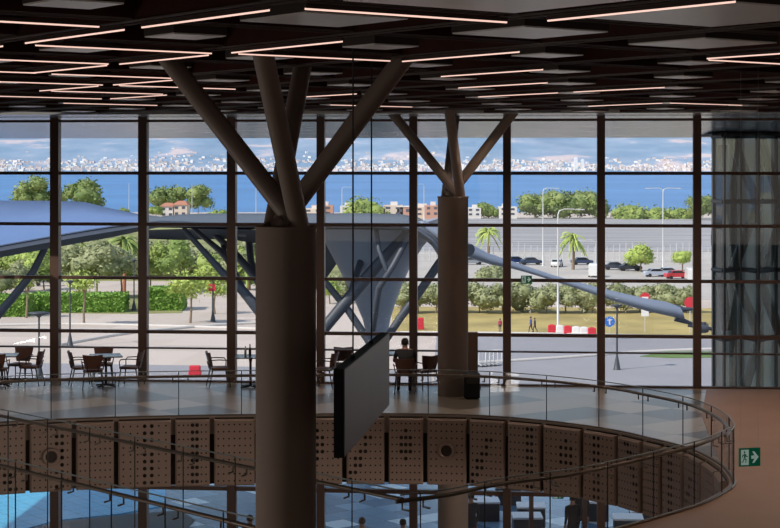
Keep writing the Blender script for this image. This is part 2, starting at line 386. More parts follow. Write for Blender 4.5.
# white acoustic panels inside the cells
big = {(9.2, 7.9): 1.65, (9.2, 10.2): 1.6, (11.45, 10.2): 1.0, (11.45, 7.9): 1.0, (11.45, 12.4): 1.02, (9.2, 12.4): 1.3}
cells = []
for i in range(-4, 22):
    for j in range(-8, 14):
        u, v = U0-S/2+i*S, V0-S/2+j*S
        p = uv(u, v)
        if p.y < 10.6 or abs(p.x) > 14 or (p-(fac(390)-FN*3.4)).dot(FN) > 0: continue
        if abs(p.x) > .26*p.y+2: continue
        s_ = .56
        for (a, b), q in big.items():
            if abs(a-u) < .4 and abs(b-v) < .4: s_ = q
        cells.append((p, s_))
cells.sort(key=lambda c: (-c[1] if c[1] > .6 else 0, round(c[0].y, 1), c[0].x))
pm = {}
small_rows = {}
cnt = 0
for p, s_ in cells:
    if s_ > .6:
        lab = 'large white square ceiling panel, %s nearest of the large ones' % ORD[cnt]; cnt += 1; grp = 'large white ceiling panels'
    else:
        px = 390+p.x*F/p.y; r_ = int((p.y-10)/2.2); small_rows[r_] = small_rows.get(r_, 0)+1
        if p.y < 24: lab = 'small white square ceiling panel, %s from the left in the %s small row away from the viewer' % (ORD[small_rows[r_]-1], ORD[r_]); grp = 'small white ceiling panels'
        else: lab = 'small white square panel far back in the ceiling grid'; grp = 'far small white ceiling panels'
    if s_ not in pm:
        t = .10
        pm[s_] = (MB().box((0, 0, t/2+.006), (s_, s_, t)).box((0, 0, t+.12), (.04, .04, .25)).mesh('panel_box', M['panel_side']), MB().box((0, 0, .0), (s_-.012, s_-.012, .012)).mesh('panel_face', M['white_panel']))
    root = empty('ceiling_panel', (p.x, p.y, BZ+.03), math.atan2(U.y, U.x), label=lab, cat='ceiling panel', group=grp)
    for n_, me_ in (('panel_box', pm[s_][0]), ('panel_face', pm[s_][1])):
        o = bpy.data.objects.new(n_, me_); COL.objects.link(o); o.parent = root

# line lights under the beams: (type, line coordinate, start)
lit = [('u', 6.8, 12.75), ('u', 6.8, 10.5), ('u', 9.05, 17.4), ('u', 9.05, 15.15), ('u', 9.05, 12.75), ('u', 9.05, 8.0), ('u', 11.3, 12.85), ('u', 13.6, 15.05), ('u', 13.6, 10.5), ('u', 18.1, 17.4), ('u', 18.1, 19.7), ('u', 11.3, 22.0), ('u', 11.3, 19.6),
       ('v', 12.65, 4.5), ('v', 14.95, 6.95), ('v', 14.85, 9.15), ('v', 10.3, 6.9), ('v', 12.65, 13.75), ('v', 19.5, 9.3), ('v', 17.2, 4.6), ('v', 17.2, 6.95), ('v', 19.4, 7.1), ('v', 21.7, 11.4), ('v', 21.7, 9.2), ('u', 6.8, 17.4), ('u', 6.8, 15.2),
       ('v', 23.9, 11.4), ('v', 26.2, 11.5), ('u', 15.8, 21.9), ('u', 13.6, 24.1), ('u', 9.05, 22.0), ('v', 28.4, 13.8), ('v', 28.4, 9.2), ('u', 11.3, 26.4), ('v', 26.2, 18.2), ('u', 22.6, 21.8), ('v', 21.7, 22.6),
       ('v', 26.2, 7.0), ('u', 6.8, 22.0), ('v', 30.6, 9.2), ('u', 15.8, 17.4)]
LM = MB().box((.97, 0, .012), (1.94, .03, .03)).mesh('housing', M['led_body'])
LD = MB().box((.97, 0, -.008), (1.94, .011, .016)).mesh('diffuser', M['led'])
li = []
for typ, c, s_ in lit:
    p = uv(s_+.05, c) if typ == 'u' else uv(c, s_+.05)
    if (p-(fac(390)-FN*3.0)).dot(FN) > 0 or p.y < 9: continue
    li.append((typ, p))
li.sort(key=lambda t: (t[0], round(t[1].y, 1)))
ci = {'u': 0, 'v': 0}
for typ, p in li:
    ci[typ] += 1
    k = ci[typ]-1
    root = empty('line_light', (p.x, p.y, BZ-.014), math.atan2(*(U.yx if typ == 'u' else V.yx)),
        label='glowing pinkish white line light %s, %s nearest of its direction' % ('leading away leftward' if typ == 'u' else 'leading away rightward', ORD[min(k, 29)]), cat='ceiling light', group='line lights under the ceiling beams')
    for n_, me_ in (('housing', LM), ('diffuser', LD)):
        o = bpy.data.objects.new(n_, me_); COL.objects.link(o); o.parent = root

# ================================================================ fascia of the far rim
def resample(pts, step, off0=0.0):
    """points every step along a polyline, with tangents"""
    out_ = []; acc = -off0
    for a, b in zip(pts, pts[1:]):
        L = (b-a).length; t = (b-a)/L; k = -acc if acc < 0 else (step-acc if acc > 0 else 0)
        while k <= L+1e-9: out_.append((a+t*k, t)); k += step
        acc = (acc+L) % step if L else acc
    return out_
def along(pts, ds):
    res = []; cum = [0]
    for a, b in zip(pts, pts[1:]): cum.append(cum[-1]+(b-a).length)
    for d_ in ds:
        d_ = max(0, min(cum[-1], d_))
        for i in range(len(pts)-1):
            if d_ <= cum[i+1]+1e-9:
                t = (d_-cum[i])/max(1e-9, cum[i+1]-cum[i]); res.append(pts[i].lerp(pts[i+1], t)); break
    return res, cum[-1]
def smooth(pts, n=4):
    out_ = []
    P = [pts[0]]+list(pts)+[pts[-1]]
    for i in range(1, len(P)-2):
        for k in range(n):
            t = k/n; a, b, c, d_ = P[i-1], P[i], P[i+1], P[i+2]
            out_.append(.5*((2*b)+(-a+c)*t+(2*a-5*b+4*c-d_)*t*t+(-a+3*b-3*c+d_)*t**3))
    out_.append(P[-2]); return out_
rim = smooth(far_rim, 5)
_, LT = along(rim, [0])
def arc_at_px(px):
    best = 0; bd = 1e9; c = 0
    for a, b in zip(rim, rim[1:]):
        q = 390+a.x*F/a.y
        if abs(q-px) < bd and c < LT*.93: bd = abs(q-px); best = c
        c += (b-a).length
    return best
bounds = [arc_at_px(x) for x in (-62, -16, 30, 78, 122, 167, 210, 256, 299, 340, 383, 427, 468, 510, 547, 584, 619, 646, 669, 689)]
st = bounds[-1]-bounds[-2]
bounds += [bounds[-1]+.95, bounds[-1]+1.9, bounds[-1]+2.85]
FH = 1.47
def fascia(i, d0, d1, lab, nozzle):
    (a, b), _ = along(rim, [d0+.05, d1-.05]); a.z = b.z = 0
    t = (b-a).normalized(); n = Vector((t.y, -t.x, 0)); wdt = (b-a).length
    if n.dot(a-Vector((0, 30, 0))) > 0: n = -n
    c = (a+b)/2+n*.16
    root = empty('fascia_panel', (c.x, c.y, .03), math.atan2(t.y, t.x), label=lab, cat='wall panel', group='perforated panels around the floor opening')
    sgn = -1 if n.dot(Vector((-t.y, t.x, 0))) < 0 else 1
    # local: x along, y normal*sgn
    nc, nr = 7, 9; cw, ch = (wdt-.06)/nc, (FH-.14)/nr
    mbx = MB(); yf = sgn*.0
    rp = random.Random(i*13+5); mode = rp.choice(('col', 'diag', 'blob', 'none', 'diag2')); c0 = rp.randint(1, 4)
    for cc in range(nc):
        for rr in range(nr):
            x0 = -wdt/2+.03+cc*cw; z0 = -FH+.05+rr*ch
            bigh = (mode == 'col' and cc in (c0, c0+1)) or (mode == 'diag' and abs((nr-rr)*.6-cc+c0-2) < 1) or (mode == 'diag2' and abs(rr*.6-cc+c0-2) < 1 and rr < 7) or (mode == 'blob' and (cc-c0)**2+(rr-5)**2*.5 < 3)
            r = .042 if bigh else .019
            if nozzle and (cc-3)**2+(rr-4)**2 < 3: r = .004
            cx_, cz_ = x0+cw/2, z0+ch/2
            o8 = [(x0+cw, cz_), (x0+cw, z0+ch), (cx_, z0+ch), (x0, z0+ch), (x0, cz_), (x0, z0), (cx_, z0), (x0+cw, z0)]
            vs_ = [(x, yf, z) for x, z in o8]+[(cx_+r*math.cos(k*math.pi/4), yf, cz_+r*math.sin(k*math.pi/4)) for k in range(8)]
            fs = [(k, (k+1) % 8, 8+(k+1) % 8, 8+k) for k in range(8)]
            if sgn > 0: fs = [tuple(reversed(f)) for f in fs]
            mbx.add(vs_, fs)
    # rim returns
    X0, X1, Z0, Z1 = -wdt/2+.03, wdt/2-.03, -FH+.05, -.09
    e = .03; yb = -sgn*.035; yb2 = -sgn*.14
    A = [(X0, 0, Z0), (X1, 0, Z0), (X1, 0, Z1), (X0, 0, Z1)]; B = [(X0-e, yb, Z0-e), (X1+e, yb, Z0-e), (X1+e, yb, Z1+e), (X0-e, yb, Z1+e)]; Cc = [(p[0], yb2, p[2]) for p in B]
    mbx.add(A+B+Cc, [(k, (k+1) % 4, 4+(k+1) % 4, 4+k) for k in range(4)]+[(4+k, 4+(k+1) % 4, 8+(k+1) % 4, 8+k) for k in range(4)])
    mbx.build('perforated_sheet', M['fascia'], root)
    MB().box((0, yb2*.8, -FH/2), (wdt-.02, .02, FH-.06)).build('backing', M['dark'], root)
    if nozzle:
        nz_ = MB(); yo = sgn*.03
        pts = [(.15*math.cos(k*math.pi/10), yo, -.72+.15*math.sin(k*math.pi/10)) for k in range(20)]
        nz_.tube(pts, .035, 8, closed=True)
        o = nz_.build('air_nozzle', M['fascia'], root)
        MB().add([(0, yo*.5, -.72)]+[(.14*math.cos(k*math.pi/10), yo*.5, -.72+.14*math.sin(k*math.pi/10)) for k in range(20)], [(0, 1+k, 1+(k+1) % 20) for k in range(20)]).build('nozzle_opening', M['dark'], o)
n_ = 0
for i in range(len(bounds)-1):
    fascia(i, bounds[i], bounds[i+1], 'tan perforated panel of the opening rim, %s from the far left' % ORD[i] + (', with a nozzle' if i in (2, 11) else ''), i in (2, 11))
# dark wall behind the panels and the rim trim
mbx = MB()
for a, b in zip(rim, rim[1:]):
    t = (b-a).normalized(); c = (a+b)/2
    mbx.add([(a.x, a.y+.02, -.02), (b.x, b.y+.02, -.02), (b.x, b.y, -1.4), (a.x, a.y, -1.4)], [(0, 1, 2, 3)])
    o1 = (a.x, a.y+.25, -1.4); o2 = (b.x, b.y+.25, -1.4)
    mbx.add([(a.x, a.y, -1.4), (b.x, b.y, -1.4), o2, o1], [(0, 1, 2, 3)])
struct('trim_fascia_backing', mbx, M['dark'])
allr = smooth(void[:30], 4)
mbx = MB()
def offset(pts, k):
    res = []
    for i, p in enumerate(pts):
        a = pts[max(0, i-1)]; b = pts[min(len(pts)-1, i+1)]; t = (b-a).normalized(); res.append(p+Vector((t.y, -t.x, 0))*k)
    return res
inn = offset(allr, .025)
for i in range(len(allr)-1):
    a, b, c, d_ = allr[i], allr[i+1], inn[i+1], inn[i]
    mbx.add([(a.x, a.y, .03), (b.x, b.y, .03), (c.x, c.y, .03), (d_.x, d_.y, .03), (c.x, c.y, -.05), (d_.x, d_.y, -.05)], [(0, 1, 2, 3), (3, 2, 4, 5)])
    o = [p+(p-q)*.5 for p, q in ((a, d_), (b, c))]
    mbx.add([(a.x, a.y, .03), (b.x, b.y, .03), (o[1].x, o[1].y, .015), (o[0].x, o[0].y, .015)], [(3, 2, 1, 0)])
    mbx.add([(d_.x, d_.y, -.05), (c.x, c.y, -.05), (b.x, b.y, -.05), (a.x, a.y, -.05)], [(0, 1, 2, 3)])
struct('trim_rim', mbx, M['rim'])

# ================================================================ balustrades
def balustrade(name, path, zb, zr, label, step, skip_br=False, first=.3, zt=None, base=True):
    """glass balustrade along path (floor points); glass from zb up to zt, handrail at zr"""
    zt = zt or zr+.10
    _, L = along(path, [0]); root = empty(name, (path[0].x, path[0].y, 0), label=label, cat='balustrade', group='glass balustrades around the floor opening')
    o0 = Vector((path[0].x, path[0].y, 0))
    ds = [0]; d_ = first
    while d_ < L-.2: ds.append(d_); d_ += step
    ds.append(L)
    for a, b in zip(ds, ds[1:]):
        n = max(1, int((b-a)/.3)); pp, _ = along(path, [a+.008+(b-a-.016)*k/n for k in range(n+1)])
        g_ = MB()
        for p, q in zip(pp, pp[1:]):
            p = p-o0; q = q-o0
            g_.add([(p.x, p.y, zb), (q.x, q.y, zb), (q.x, q.y, zt), (p.x, p.y, zt)], [(0, 1, 2, 3)])
        gp = g_.build('glass_panel', M['rail_glass'], root)
        MB().tube([(p.x-o0.x, p.y-o0.y, zt) for p in pp], .010, 6).build('glass_edge', M['glass_edge'], gp)
        if b < L:
            q = pp[-1]-o0
            MB().box((q.x, q.y, (zb+zt)/2), (.017, .017, zt-zb)).build('joint', M['joint'], gp)
    # handrail and brackets, on the side of the viewer
    off_ = offset(path, .0)
    hp, _ = along(path, [L*k/160 for k in range(161)])
    MB().tube([(p.x-o0.x, p.y-o0.y, zr) for p in offset(hp, .09)], .03, 8).build('handrail', M['rail'], root)
    hh = offset(hp, .09)
    for a in ds[1:-1]:
        for da in (-.16, .16):
            if 0 < a+da < L:
                (p,), _ = along(path, [a+da]); (q,), _ = along(hh, [a+da]); p = p-o0; q = q-o0
                MB().tube([(q.x, q.y, zr-.02), (q.x, q.y, zr-.11), (p.x, p.y, zr-.12)], .014, 6).build('bracket', M['rail'], root)
    if base:
        MB().tube([(p.x-o0.x, p.y-o0.y, .03) for p in hp], .028, 6).build('base_channel', M['rail'], root)
    return root
back = offset(smooth(void[:21], 4), -.06)
balustrade('glass_balustrade', back, .02, .875, 'curved glass balustrade with bronze handrail along the far edge of the floor opening', 1.32, first=.6)
nr_ = offset(smooth(void[20:30], 4), -.05)
balustrade('glass_balustrade', nr_, .02, .93, 'curved glass balustrade with bronze handrail along the near right edge of the opening', 1.2, first=.5)
ls = [Vector((.1, 22.1, 0)), Vector((-6.8, 29.5, 0)), Vector((-9.6, 32.5, 0))]
balustrade('glass_balustrade', ls, -1.5, .95, 'straight tall glass balustrade slanting from the lower centre up to the far left, upper one', 1.27, first=.9, zt=1.09, base=False)
d2 = (Vector((-1.9, 20.6, 0))-Vector((-5.6, 24.5, 0))).normalized()
ls = [Vector((-1.9, 20.6, 0))+d2*.5, Vector((-5.6, 24.5, 0))-d2*3]
balustrade('glass_balustrade', ls, -1.5, .95, 'straight tall glass balustrade in the bottom left corner, the lower of two parallel ones', 1.2, first=.7, zt=1.09, base=False)
# the steel shoes those two stand in
# ================================================================ furniture on the deck
def make_chair():
    root = empty('armchair', (0, 0, 0), label='x', cat='chair', group='brown armchairs along the window wall')
    s = MB(); s.cbox((0, .01, .445), (.46, .44, .06), b=.02); s.build('seat', M['chair_seat'], root)
    # winged backrest, slightly curved and flared at the top
    b = MB(); n = 8; F_ = []; Bk = []
    for i in range(n+1):
        t = -1+2*i/n; cy = -.235+.05*t*t*-1+.02
        for z, wd, lean in ((.50, .17, 0), (.62, .20, .02), (.74, .225, .05), (.82+.025*abs(t), .24, .075)):
            F_.append((wd*t, -.22-lean+.05*t*t, z)); Bk.append((wd*t, -.255-lean+.05*t*t, z))
    N = len(F_); fs = []
    for i in range(n):
        for k in range(3):
            a = i*4+k; fs.append((a, a+4, a+5, a+1)); fs.append((N+a+1, N+a+5, N+a+4, N+a))
        fs.append((i*4+3, i*4+7, N+i*4+7, N+i*4+3)); fs.append((N+i*4, N+i*4+4, i*4+4, i*4))
    for i in (0, n):
        for k in range(3): fs.append((i*4+k, i*4+k+1, N+i*4+k+1, N+i*4+k) if i == 0 else (N+i*4+k, N+i*4+k+1, i*4+k+1, i*4+k))
    b.add(F_+Bk, fs); b.build('backrest', M['chair_seat'], root)
    for sx in (-1, 1):
        MB().tube([(sx*.20, .19, .43), (sx*.245, .24, 0)], [.017, .011], 8).build('leg', M['chair_metal'], root)
        MB().tube([(sx*.20, -.18, .43), (sx*.235, -.27, 0)], [.017, .011], 8).build('leg', M['chair_metal'], root)
        MB().tube([(sx*.23, .20, .43), (sx*.265, .21, .60), (sx*.27, .17, .655), (sx*.27, -.05, .67), (sx*.25, -.2, .66), (sx*.20, -.26, .66)], .013, 8).build('armrest', M['chair_metal'], root)
    MB().tube([(-.13, -.22, .42), (-.12, -.27, .60)], .012, 6).tube([(.13, -.22, .42), (.12, -.27, .60)], .012, 6).tube([(-.215, -.22, .2), (.215, -.22, .2)], .009, 6).build('back_frame', M['chair_metal'], root)
    return root
chair0 = make_chair()
used = [False]
def chair(px, base, rz, label):
    p = on_floor(px, base)
    o = chair0 if not used[0] else copy_tree(chair0); used[0] = True
    o.location = p; o.rotation_euler = (0, 0, rz); o['label'] = label; return o
def make_table():
    root = empty('cafe_table', (0, 0, 0), label='x', cat='table', group='square pedestal tables along the window wall')
    MB().cbox((0, 0, .74), (.74, .74, .03), b=.008).build('tabletop', M['table_top'], root)
    MB().lathe([(.035, .03), (.03, .2), (.03, .6), (.05, .725)], n=16).build('pedestal', M['chair_metal'], root)
    f = MB()
    for k in range(4):
        a = k*math.pi/2+math.pi/4; f.tube([(0, 0, .05), (.3*math.cos(a), .3*math.sin(a), .02)], [.03, .018], 8)
    f.build('base', M['chair_metal'], root); return root
t0 = make_table(); tu = [False]
def table(px, base, rz, label):
    o = t0 if not tu[0] else copy_tree(t0); tu[0] = True
    o.location = on_floor(px, base); o.rotation_euler = (0, 0, rz); o['label'] = label; return o
H = math.pi/2
table(106, 386.5, .25, 'square grey pedestal table between four brown chairs, second from the left')
chair(81, 386, -H+.3, 'brown armchair on the left side of the second table from the left')
chair(93, 389, .15, 'brown armchair with its back to the viewer, at the second table')
chair(103, 382.5, math.pi+.1, 'brown armchair behind the second table from the left, facing the viewer')
chair(131, 385.6, H-.15, 'brown armchair standing alone on the right side of the second table from the left')
table(2, 386, .1, 'square grey pedestal table cut by the left edge of the photo')
chair(20, 382.5, math.pi-.2, 'brown armchair behind the leftmost table, facing the viewer')
chair(31, 385, H-.1, 'brown armchair on the right side of the leftmost table')
chair(-3, 388, .1, 'brown armchair cut by the left edge of the photo')
chair(219, 386.5, -H+.25, 'lone brown armchair left of the table with the two bottles')
table(250.5, 387.5, .0, 'square grey pedestal table carrying two bottles, just left of the big column')
table(384, 384.5, .3, 'square grey pedestal table in front of the seated person, half behind the screen')
chair(325, 387.5, H-.3, 'brown armchair seen just right of the big column')
chair(343, 382.5, math.pi, 'brown armchair mostly hidden behind the hanging screen')
chair(405, 393, -.05, 'brown armchair with the seated person in it, back to the viewer')
chair(425, 389.5, .55, 'empty brown armchair right of the seated person')
tb = on_floor(250.5, 387.5)
def bottle(px, col, name, label, r=.03, h=.25):
    x = (px-250.5)/41.5
    root = empty('bottle', (tb.x+x, tb.y, .756), label=label, cat='bottle')
    MB().lathe([(r*.9, 0), (r, .01), (r, h*.58), (r*.45, h*.75), (r*.4, h*.92)], n=16).build('bottle_body', mat(name, col, .15), root)
    MB().lathe([(r*.45, h*.92), (r*.45, h)], n=12).build('cap', M['black'], root)
bottle(245.5, (.35, .35, .33), 'clear_bottle', 'pale clear bottle, left one of two on the cafe table', .028, .23)
bottle(250, (.02, .015, .012), 'dark_bottle', 'dark taller bottle, right one of two on the cafe table', .034, .28)
# waste bin and totem beside the farther column
p = on_floor(471.8, 398.5)
root = empty('waste_bin', p, label='black square waste bin with flaps standing by the farther column', cat='bin')
MB().cbox((0, 0, .28), (.36, .34, .52), b=.02).build('bin_body', M['black'], root)
MB().cbox((0, 0, .555), (.37, .36, .045), b=.015).build('lid', M['black'], root)
for sx in (-.1, .1): MB().tube([(sx, -.14, .0), (sx, -.14, .03)], .02, 8).tube([(sx, .14, .0), (sx, .14, .03)], .02, 8).build('foot', M['black'], root)
MB().box((0, -.17, .42), (.26, .012, .12)).build('flap', M['chair_metal'], root)
p = on_floor(473, 388)
root = empty('information_totem', p, label='tall narrow dark brown board behind the bin, by the farther column', cat='board')
MB().cbox((0, 0, .03), (.36, .3, .06), b=.01).build('foot_plate', M['black'], root)
MB().cbox((0, 0, .70), (.23, .10, 1.28), b=.012).build('board', M['mullion'], root)

# ================================================================ people
SK = mat('skin', (.36, .2, .14), .6)
def cloth(n, c): return mat(n, c, .85)
def person(loc, rz, label, pose='stand', shirt=(.03, .03, .035), trousers=(.03, .03, .04), hair=(.02, .013, .01), scale=1.0):
    J = {}
    if pose == 'stand':
        J = dict(pel=(0,0,.95), sp=(0,.0,1.15), ch=(0,0,1.36), nk=(0,0,1.50), hd=(0,.015,1.60), tp=(0,.01,1.70),
                 sl=(-.18,0,1.42), el=(-.23,.0,1.14), wl=(-.22,.06,.90), sr=(.18,0,1.42), er=(.23,0,1.14), wr=(.22,.06,.90),
                 hl=(-.1,0,.90), kl=(-.11,.03,.50), al=(-.11,-.02,.08), fl=(-.11,.15,.03), hr=(.1,0,.90), kr=(.11,.03,.50), ar=(.11,-.02,.08), fr=(.11,.15,.03))
    elif pose == 'walk':
        J = dict(pel=(0,0,.93), sp=(0,.0,1.13), ch=(0,.02,1.34), nk=(0,.03,1.48), hd=(0,.05,1.58), tp=(0,.045,1.68),
                 sl=(-.18,.02,1.40), el=(-.22,-.08,1.14), wl=(-.22,.02,.92), sr=(.18,.02,1.40), er=(.22,.08,1.14), wr=(.21,.24,.98),
                 hl=(-.1,0,.88), kl=(-.1,.16,.50), al=(-.1,.20,.09), fl=(-.1,.36,.04), hr=(.1,0,.88), kr=(.1,-.06,.48), ar=(.1,-.30,.12), fr=(.1,-.16,.04))
    else:
        J = dict(pel=(0,-.10,.56), sp=(0,-.08,.74), ch=(0,-.03,.94), nk=(0,.0,1.06), hd=(0,.04,1.14), tp=(0,.045,1.235),
                 sl=(-.19,-.03,1.00), el=(-.25,.08,.76), wl=(-.14,.28,.72), sr=(.19,-.03,1.00), er=(.25,.08,.76), wr=(.12,.28,.74),
                 hl=(-.1,-.08,.54), kl=(-.14,.36,.52), al=(-.15,.34,.09), fl=(-.16,.48,.04), hr=(.1,-.08,.54), kr=(.13,.36,.52), ar=(.12,.26,.09), fr=(.12,.4,.04))
    Rd = dict(pel=(.15,.11), sp=(.135,.10), ch=(.165,.11), nk=(.055,.055), hd=(.075,.088), tp=(.068,.075), sl=(.062,.062), el=(.045,.045), wl=(.030,.034),
              hl=(.09,.09), kl=(.058,.058), al=(.042,.042), fl=(.042,.028))
    for a, b in (('sr','sl'),('er','el'),('wr','wl'),('hr','hl'),('kr','kl'),('ar','al'),('fr','fl')): Rd[a] = Rd[b]
    names = list(J); idx = {n: i for i, n in enumerate(names)}
    E_ = [('pel','sp'),('sp','ch'),('ch','nk'),('nk','hd'),('hd','tp'),('ch','sl'),('sl','el'),('el','wl'),('ch','sr'),('sr','er'),('er','wr'),('pel','hl'),('hl','kl'),('kl','al'),('al','fl'),('pel','hr'),('hr','kr'),('kr','ar'),('ar','fr')]
    vs_ = [Vector(J[n]) for n in names]; es = [(idx[a], idx[b]) for a, b in E_]; rad = [Rd[n] for n in names]
    for s_, wn, en in ((-1, 'wl', 'el'), (1, 'wr', 'er')):
        w_ = Vector(J[wn]); dr = (w_-Vector(J[en])).normalized(); side = Vector((1, 0, 0)); side = (side-dr*side.dot(dr)).normalized(); pn = dr.cross(side)
        pi_ = len(vs_); vs_.append(w_+dr*.07); rad.append((.034, .022)); es.append((idx[wn], pi_))
        for k, (o, l) in enumerate(((-.027, .075), (-.009, .088), (.009, .082), (.026, .064))):
            a = len(vs_); vs_.append(w_+dr*(.10)+side*o); rad.append((.0095, .0095)); es.append((pi_, a))
            vs_.append(w_+dr*(.10+l*.5)+side*o+pn*.008); rad.append((.0085, .0085)); es.append((a, a+1))
            vs_.append(w_+dr*(.10+l*.9)+side*o+pn*.028); rad.append((.007, .007)); es.append((a+1, a+2))
        a = len(vs_); vs_.append(w_+dr*.05-side*s_*.045); rad.append((.011, .011)); es.append((idx[wn], a))
        vs_.append(w_+dr*.10-side*s_*.055+pn*.015); rad.append((.009, .009)); es.append((a, a+1))
    me = bpy.data.meshes.new('body'); me.from_pydata([tuple(v) for v in vs_], es, [])
    o = bpy.data.objects.new('tmp', me); COL.objects.link(o)
    md = o.modifiers.new('s', 'SKIN'); sv = me.skin_vertices[0].data
    for i, r in enumerate(rad): sv[i].radius = r; sv[i].use_root = (i == 0)
    o.modifiers.new('d', 'SUBSURF').levels = 2
    dg = bpy.context.evaluated_depsgraph_get(); dg.update()
    bm_ = bpy.data.meshes.new_from_object(o.evaluated_get(dg)); bpy.data.objects.remove(o)
    for m_ in (cloth('shirt', shirt), SK, cloth('trousers', trousers), M['black']): bm_.materials.append(m_)
    nk = J['nk'][2]; ph = J['pel'][2]; wl, wr = Vector(J['wl']), Vector(J['wr'])
    for p_ in bm_.polygons:
        c = p_.center; p_.use_smooth = True
        if c.z > nk-.01: p_.material_index = 1
        elif min((c-wl).length, (c-wr).length) < .05 or (min((c-wl).length, (c-wr).length) < .2 and (c-wl).dot(wl-Vector(J['el'])) > 0 and abs(c.x) > .08 and c.z < J['wl'][2]+.12 and c.y > 0.02 and pose != 'sit'): p_.material_index = 1
        elif c.z < .10: p_.material_index = 3
        elif c.z < ph+.02: p_.material_index = 2
        else: p_.material_index = 0
    root = empty('person', loc, rz, label=label, cat='person')
    root.scale = (scale,)*3
    b = bpy.data.objects.new('body', bm_); COL.objects.link(b); b.parent = root
    hd = Vector(J['hd']); tp = Vector(J['tp'])
    MB().ico((tp.x, tp.y-.018, tp.z-.015), .098, 3, .03, (.92, 1.02, .95)).build('hair', mat('hair', hair, .7), b)
    f = MB(); f.ico((hd.x, hd.y+.105, hd.z+.015), .016, 1, 0, (.8, 1, 1.3)); f.build('nose', SK, b)
    for sx in (-1, 1): MB().ico((hd.x+sx*.032, hd.y+.088, hd.z+.042), .011, 1).build('eye', M['black'], b)
    for sx in (-1, 1): MB().ico((hd.x+sx*.085, hd.y, hd.z+.02), .026, 1, 0, (.4, .7, 1.1)).build('ear', SK, b)
    return root
person(on_floor(405, 393)+Vector((0, .04, -.03)), 0, 'seated person in dark clothes, seen from behind in a brown armchair', 'sit')
def tp_(px, d): return Vector(((px-390)*d/F, d, TZ))
person(tp_(362, 44.2), .3, 'person below the deck whose brown-haired head shows right of the big column', hair=(.09, .06, .04), shirt=(.1, .08, .07))
person(tp_(403, 44.0), -.3, 'dark-haired person below the deck, left of the lower column shaft')
person(tp_(471, 47.5), .5, 'dark figure half hidden by the lower shaft of the farther column')
person(tp_(573, 47.3), .2, 'person in black walking on the lower terrace beside the pale cube seats', 'walk')
person(tp_(581, 48.3), .1, 'person in black on the lower terrace just behind the walking one')
person(tp_(250, 44.5), .1, 'dark-haired person below, at the left foot of the big column')

# ================================================================ hanging screen
A_ = pt(338.8, 300, 17.0); B_ = pt(384.8, 300, 20.75)
dirS = Vector((B_.x-A_.x, B_.y-A_.y, 0)); LS = dirS.length; zt_ = EYE-203*17/F; zb_ = EYE-292*17/F
mid = (A_+B_)/2
root = empty('hanging_screen', (mid.x, mid.y, zt_), math.atan2(dirS.y, dirS.x), label='long dark display screen hung from the ceiling on two cables', cat='screen')
Hs = zt_-zb_
MB().box((0, 0, -Hs/2), (LS, .10, Hs)).build('casing', M['black'], root)
MB().box((.01, -.053, -Hs/2), (LS-.03, .008, Hs-.02)).build('back_panel', M['screen_grey'], root)
MB().box((.01, .053, -Hs/2), (LS-.05, .008, Hs-.05)).build('display', M['black'], root)
for px in (353, 371.5):
    k = (px-390)/F; s_ = (k*A_.y-A_.x)/(dirS.x/LS-k*dirS.y/LS)-LS/2
    MB().tube([(s_, 0, -.01), (s_, 0, EYE+1.6-zt_)], .009, 8).build('cable', M['cable'], root)
    MB().cbox((s_, 0, .01), (.05, .05, .03), b=.006).build('bracket', M['black'], root)

# ================================================================ exit signs
GREEN = mat('exit_green', (.0, .09, .05), .4, emit=(.0, .25, .12), estr=.08)
WHITE = mat('exit_white', (.6, .68, .64), .4, emit=(.6, .8, .72), estr=.15)
def exit_sign(name, loc, rz, w_, h_, label, arrow=True, wires=None):
    root = empty(name, loc, rz, label=label, cat='exit sign')
    MB().box((0, 0, 0), (w_, .03, h_)).build('casing', GREEN, root)
    g_ = MB(); y = -.0165
    def q(pts): g_.add([(x*w_, y, z*h_) for x, z in pts]+[(x*w_, y+.003, z*h_) for x, z in pts], [tuple(range(len(pts)))])
    # door panel and running figure
    q([(-.44, -.42), (-.06, -.42), (-.06, .42), (-.44, .42)])
    if arrow:
        q([(.06, -.09), (.24, -.09), (.24, .09), (.06, .09)]); q([(.20, -.32), (.42, 0), (.20, .32), (.10, .32), (.26, .0), (.10, -.32)])
    g_.build('pictogram', WHITE, root)
    g2 = MB(); y = -.019
    def q2(pts): g2.add([(x*w_, y, z*h_) for x, z in pts], [tuple(range(len(pts)))])
    q2([(-.27+.035*math.cos(k*math.pi/4), .28+.07*math.sin(k*math.pi/4)) for k in range(8)])
    q2([(-.31, -.02), (-.23, -.06), (-.20, .18), (-.28, .20)])
    q2([(-.23, .18), (-.20, .12), (-.12, .06), (-.13, .0), (-.22, .06)]); q2([(-.28, .19), (-.38, .12), (-.39, .0), (-.36, .0), (-.34, .09), (-.28, .12)])
    q2([(-.25, -.05), (-.17, -.10), (-.20, -.30), (-.23, -.30), (-.22, -.14), (-.30, -.08)]); q2([(-.31, -.04), (-.27, -.06), (-.32, -.24), (-.41, -.30), (-.41, -.25), (-.35, -.20)])
    g2.build('running_figure', GREEN, root)
    if wires:
        for sx in (-.42, .42): MB().tube([(sx*w_, 0, h_/2), (sx*w_, 0, wires-loc[2])], .0012, 5).build('suspension_wire', M['steel'], root)
    return root
p = pt(749.5, 457, 22.0)
exit_sign('exit_sign', p, math.radians(14), .29, .235, 'green emergency exit sign with running figure and right arrow beside the balustrade', wires=EYE+1.6)
p = pt(526.5, 279.5, fac(526.5).y-.075)
exit_sign('exit_sign', p, 0, .26, .19, 'small green exit sign mounted on a transom of the window wall')
p = pt(558, 495.5, 47.0)
exit_sign('exit_sign', p, 0, .30, .18, 'tiny green exit sign seen below the perforated panels', wires=TZ+4.2)
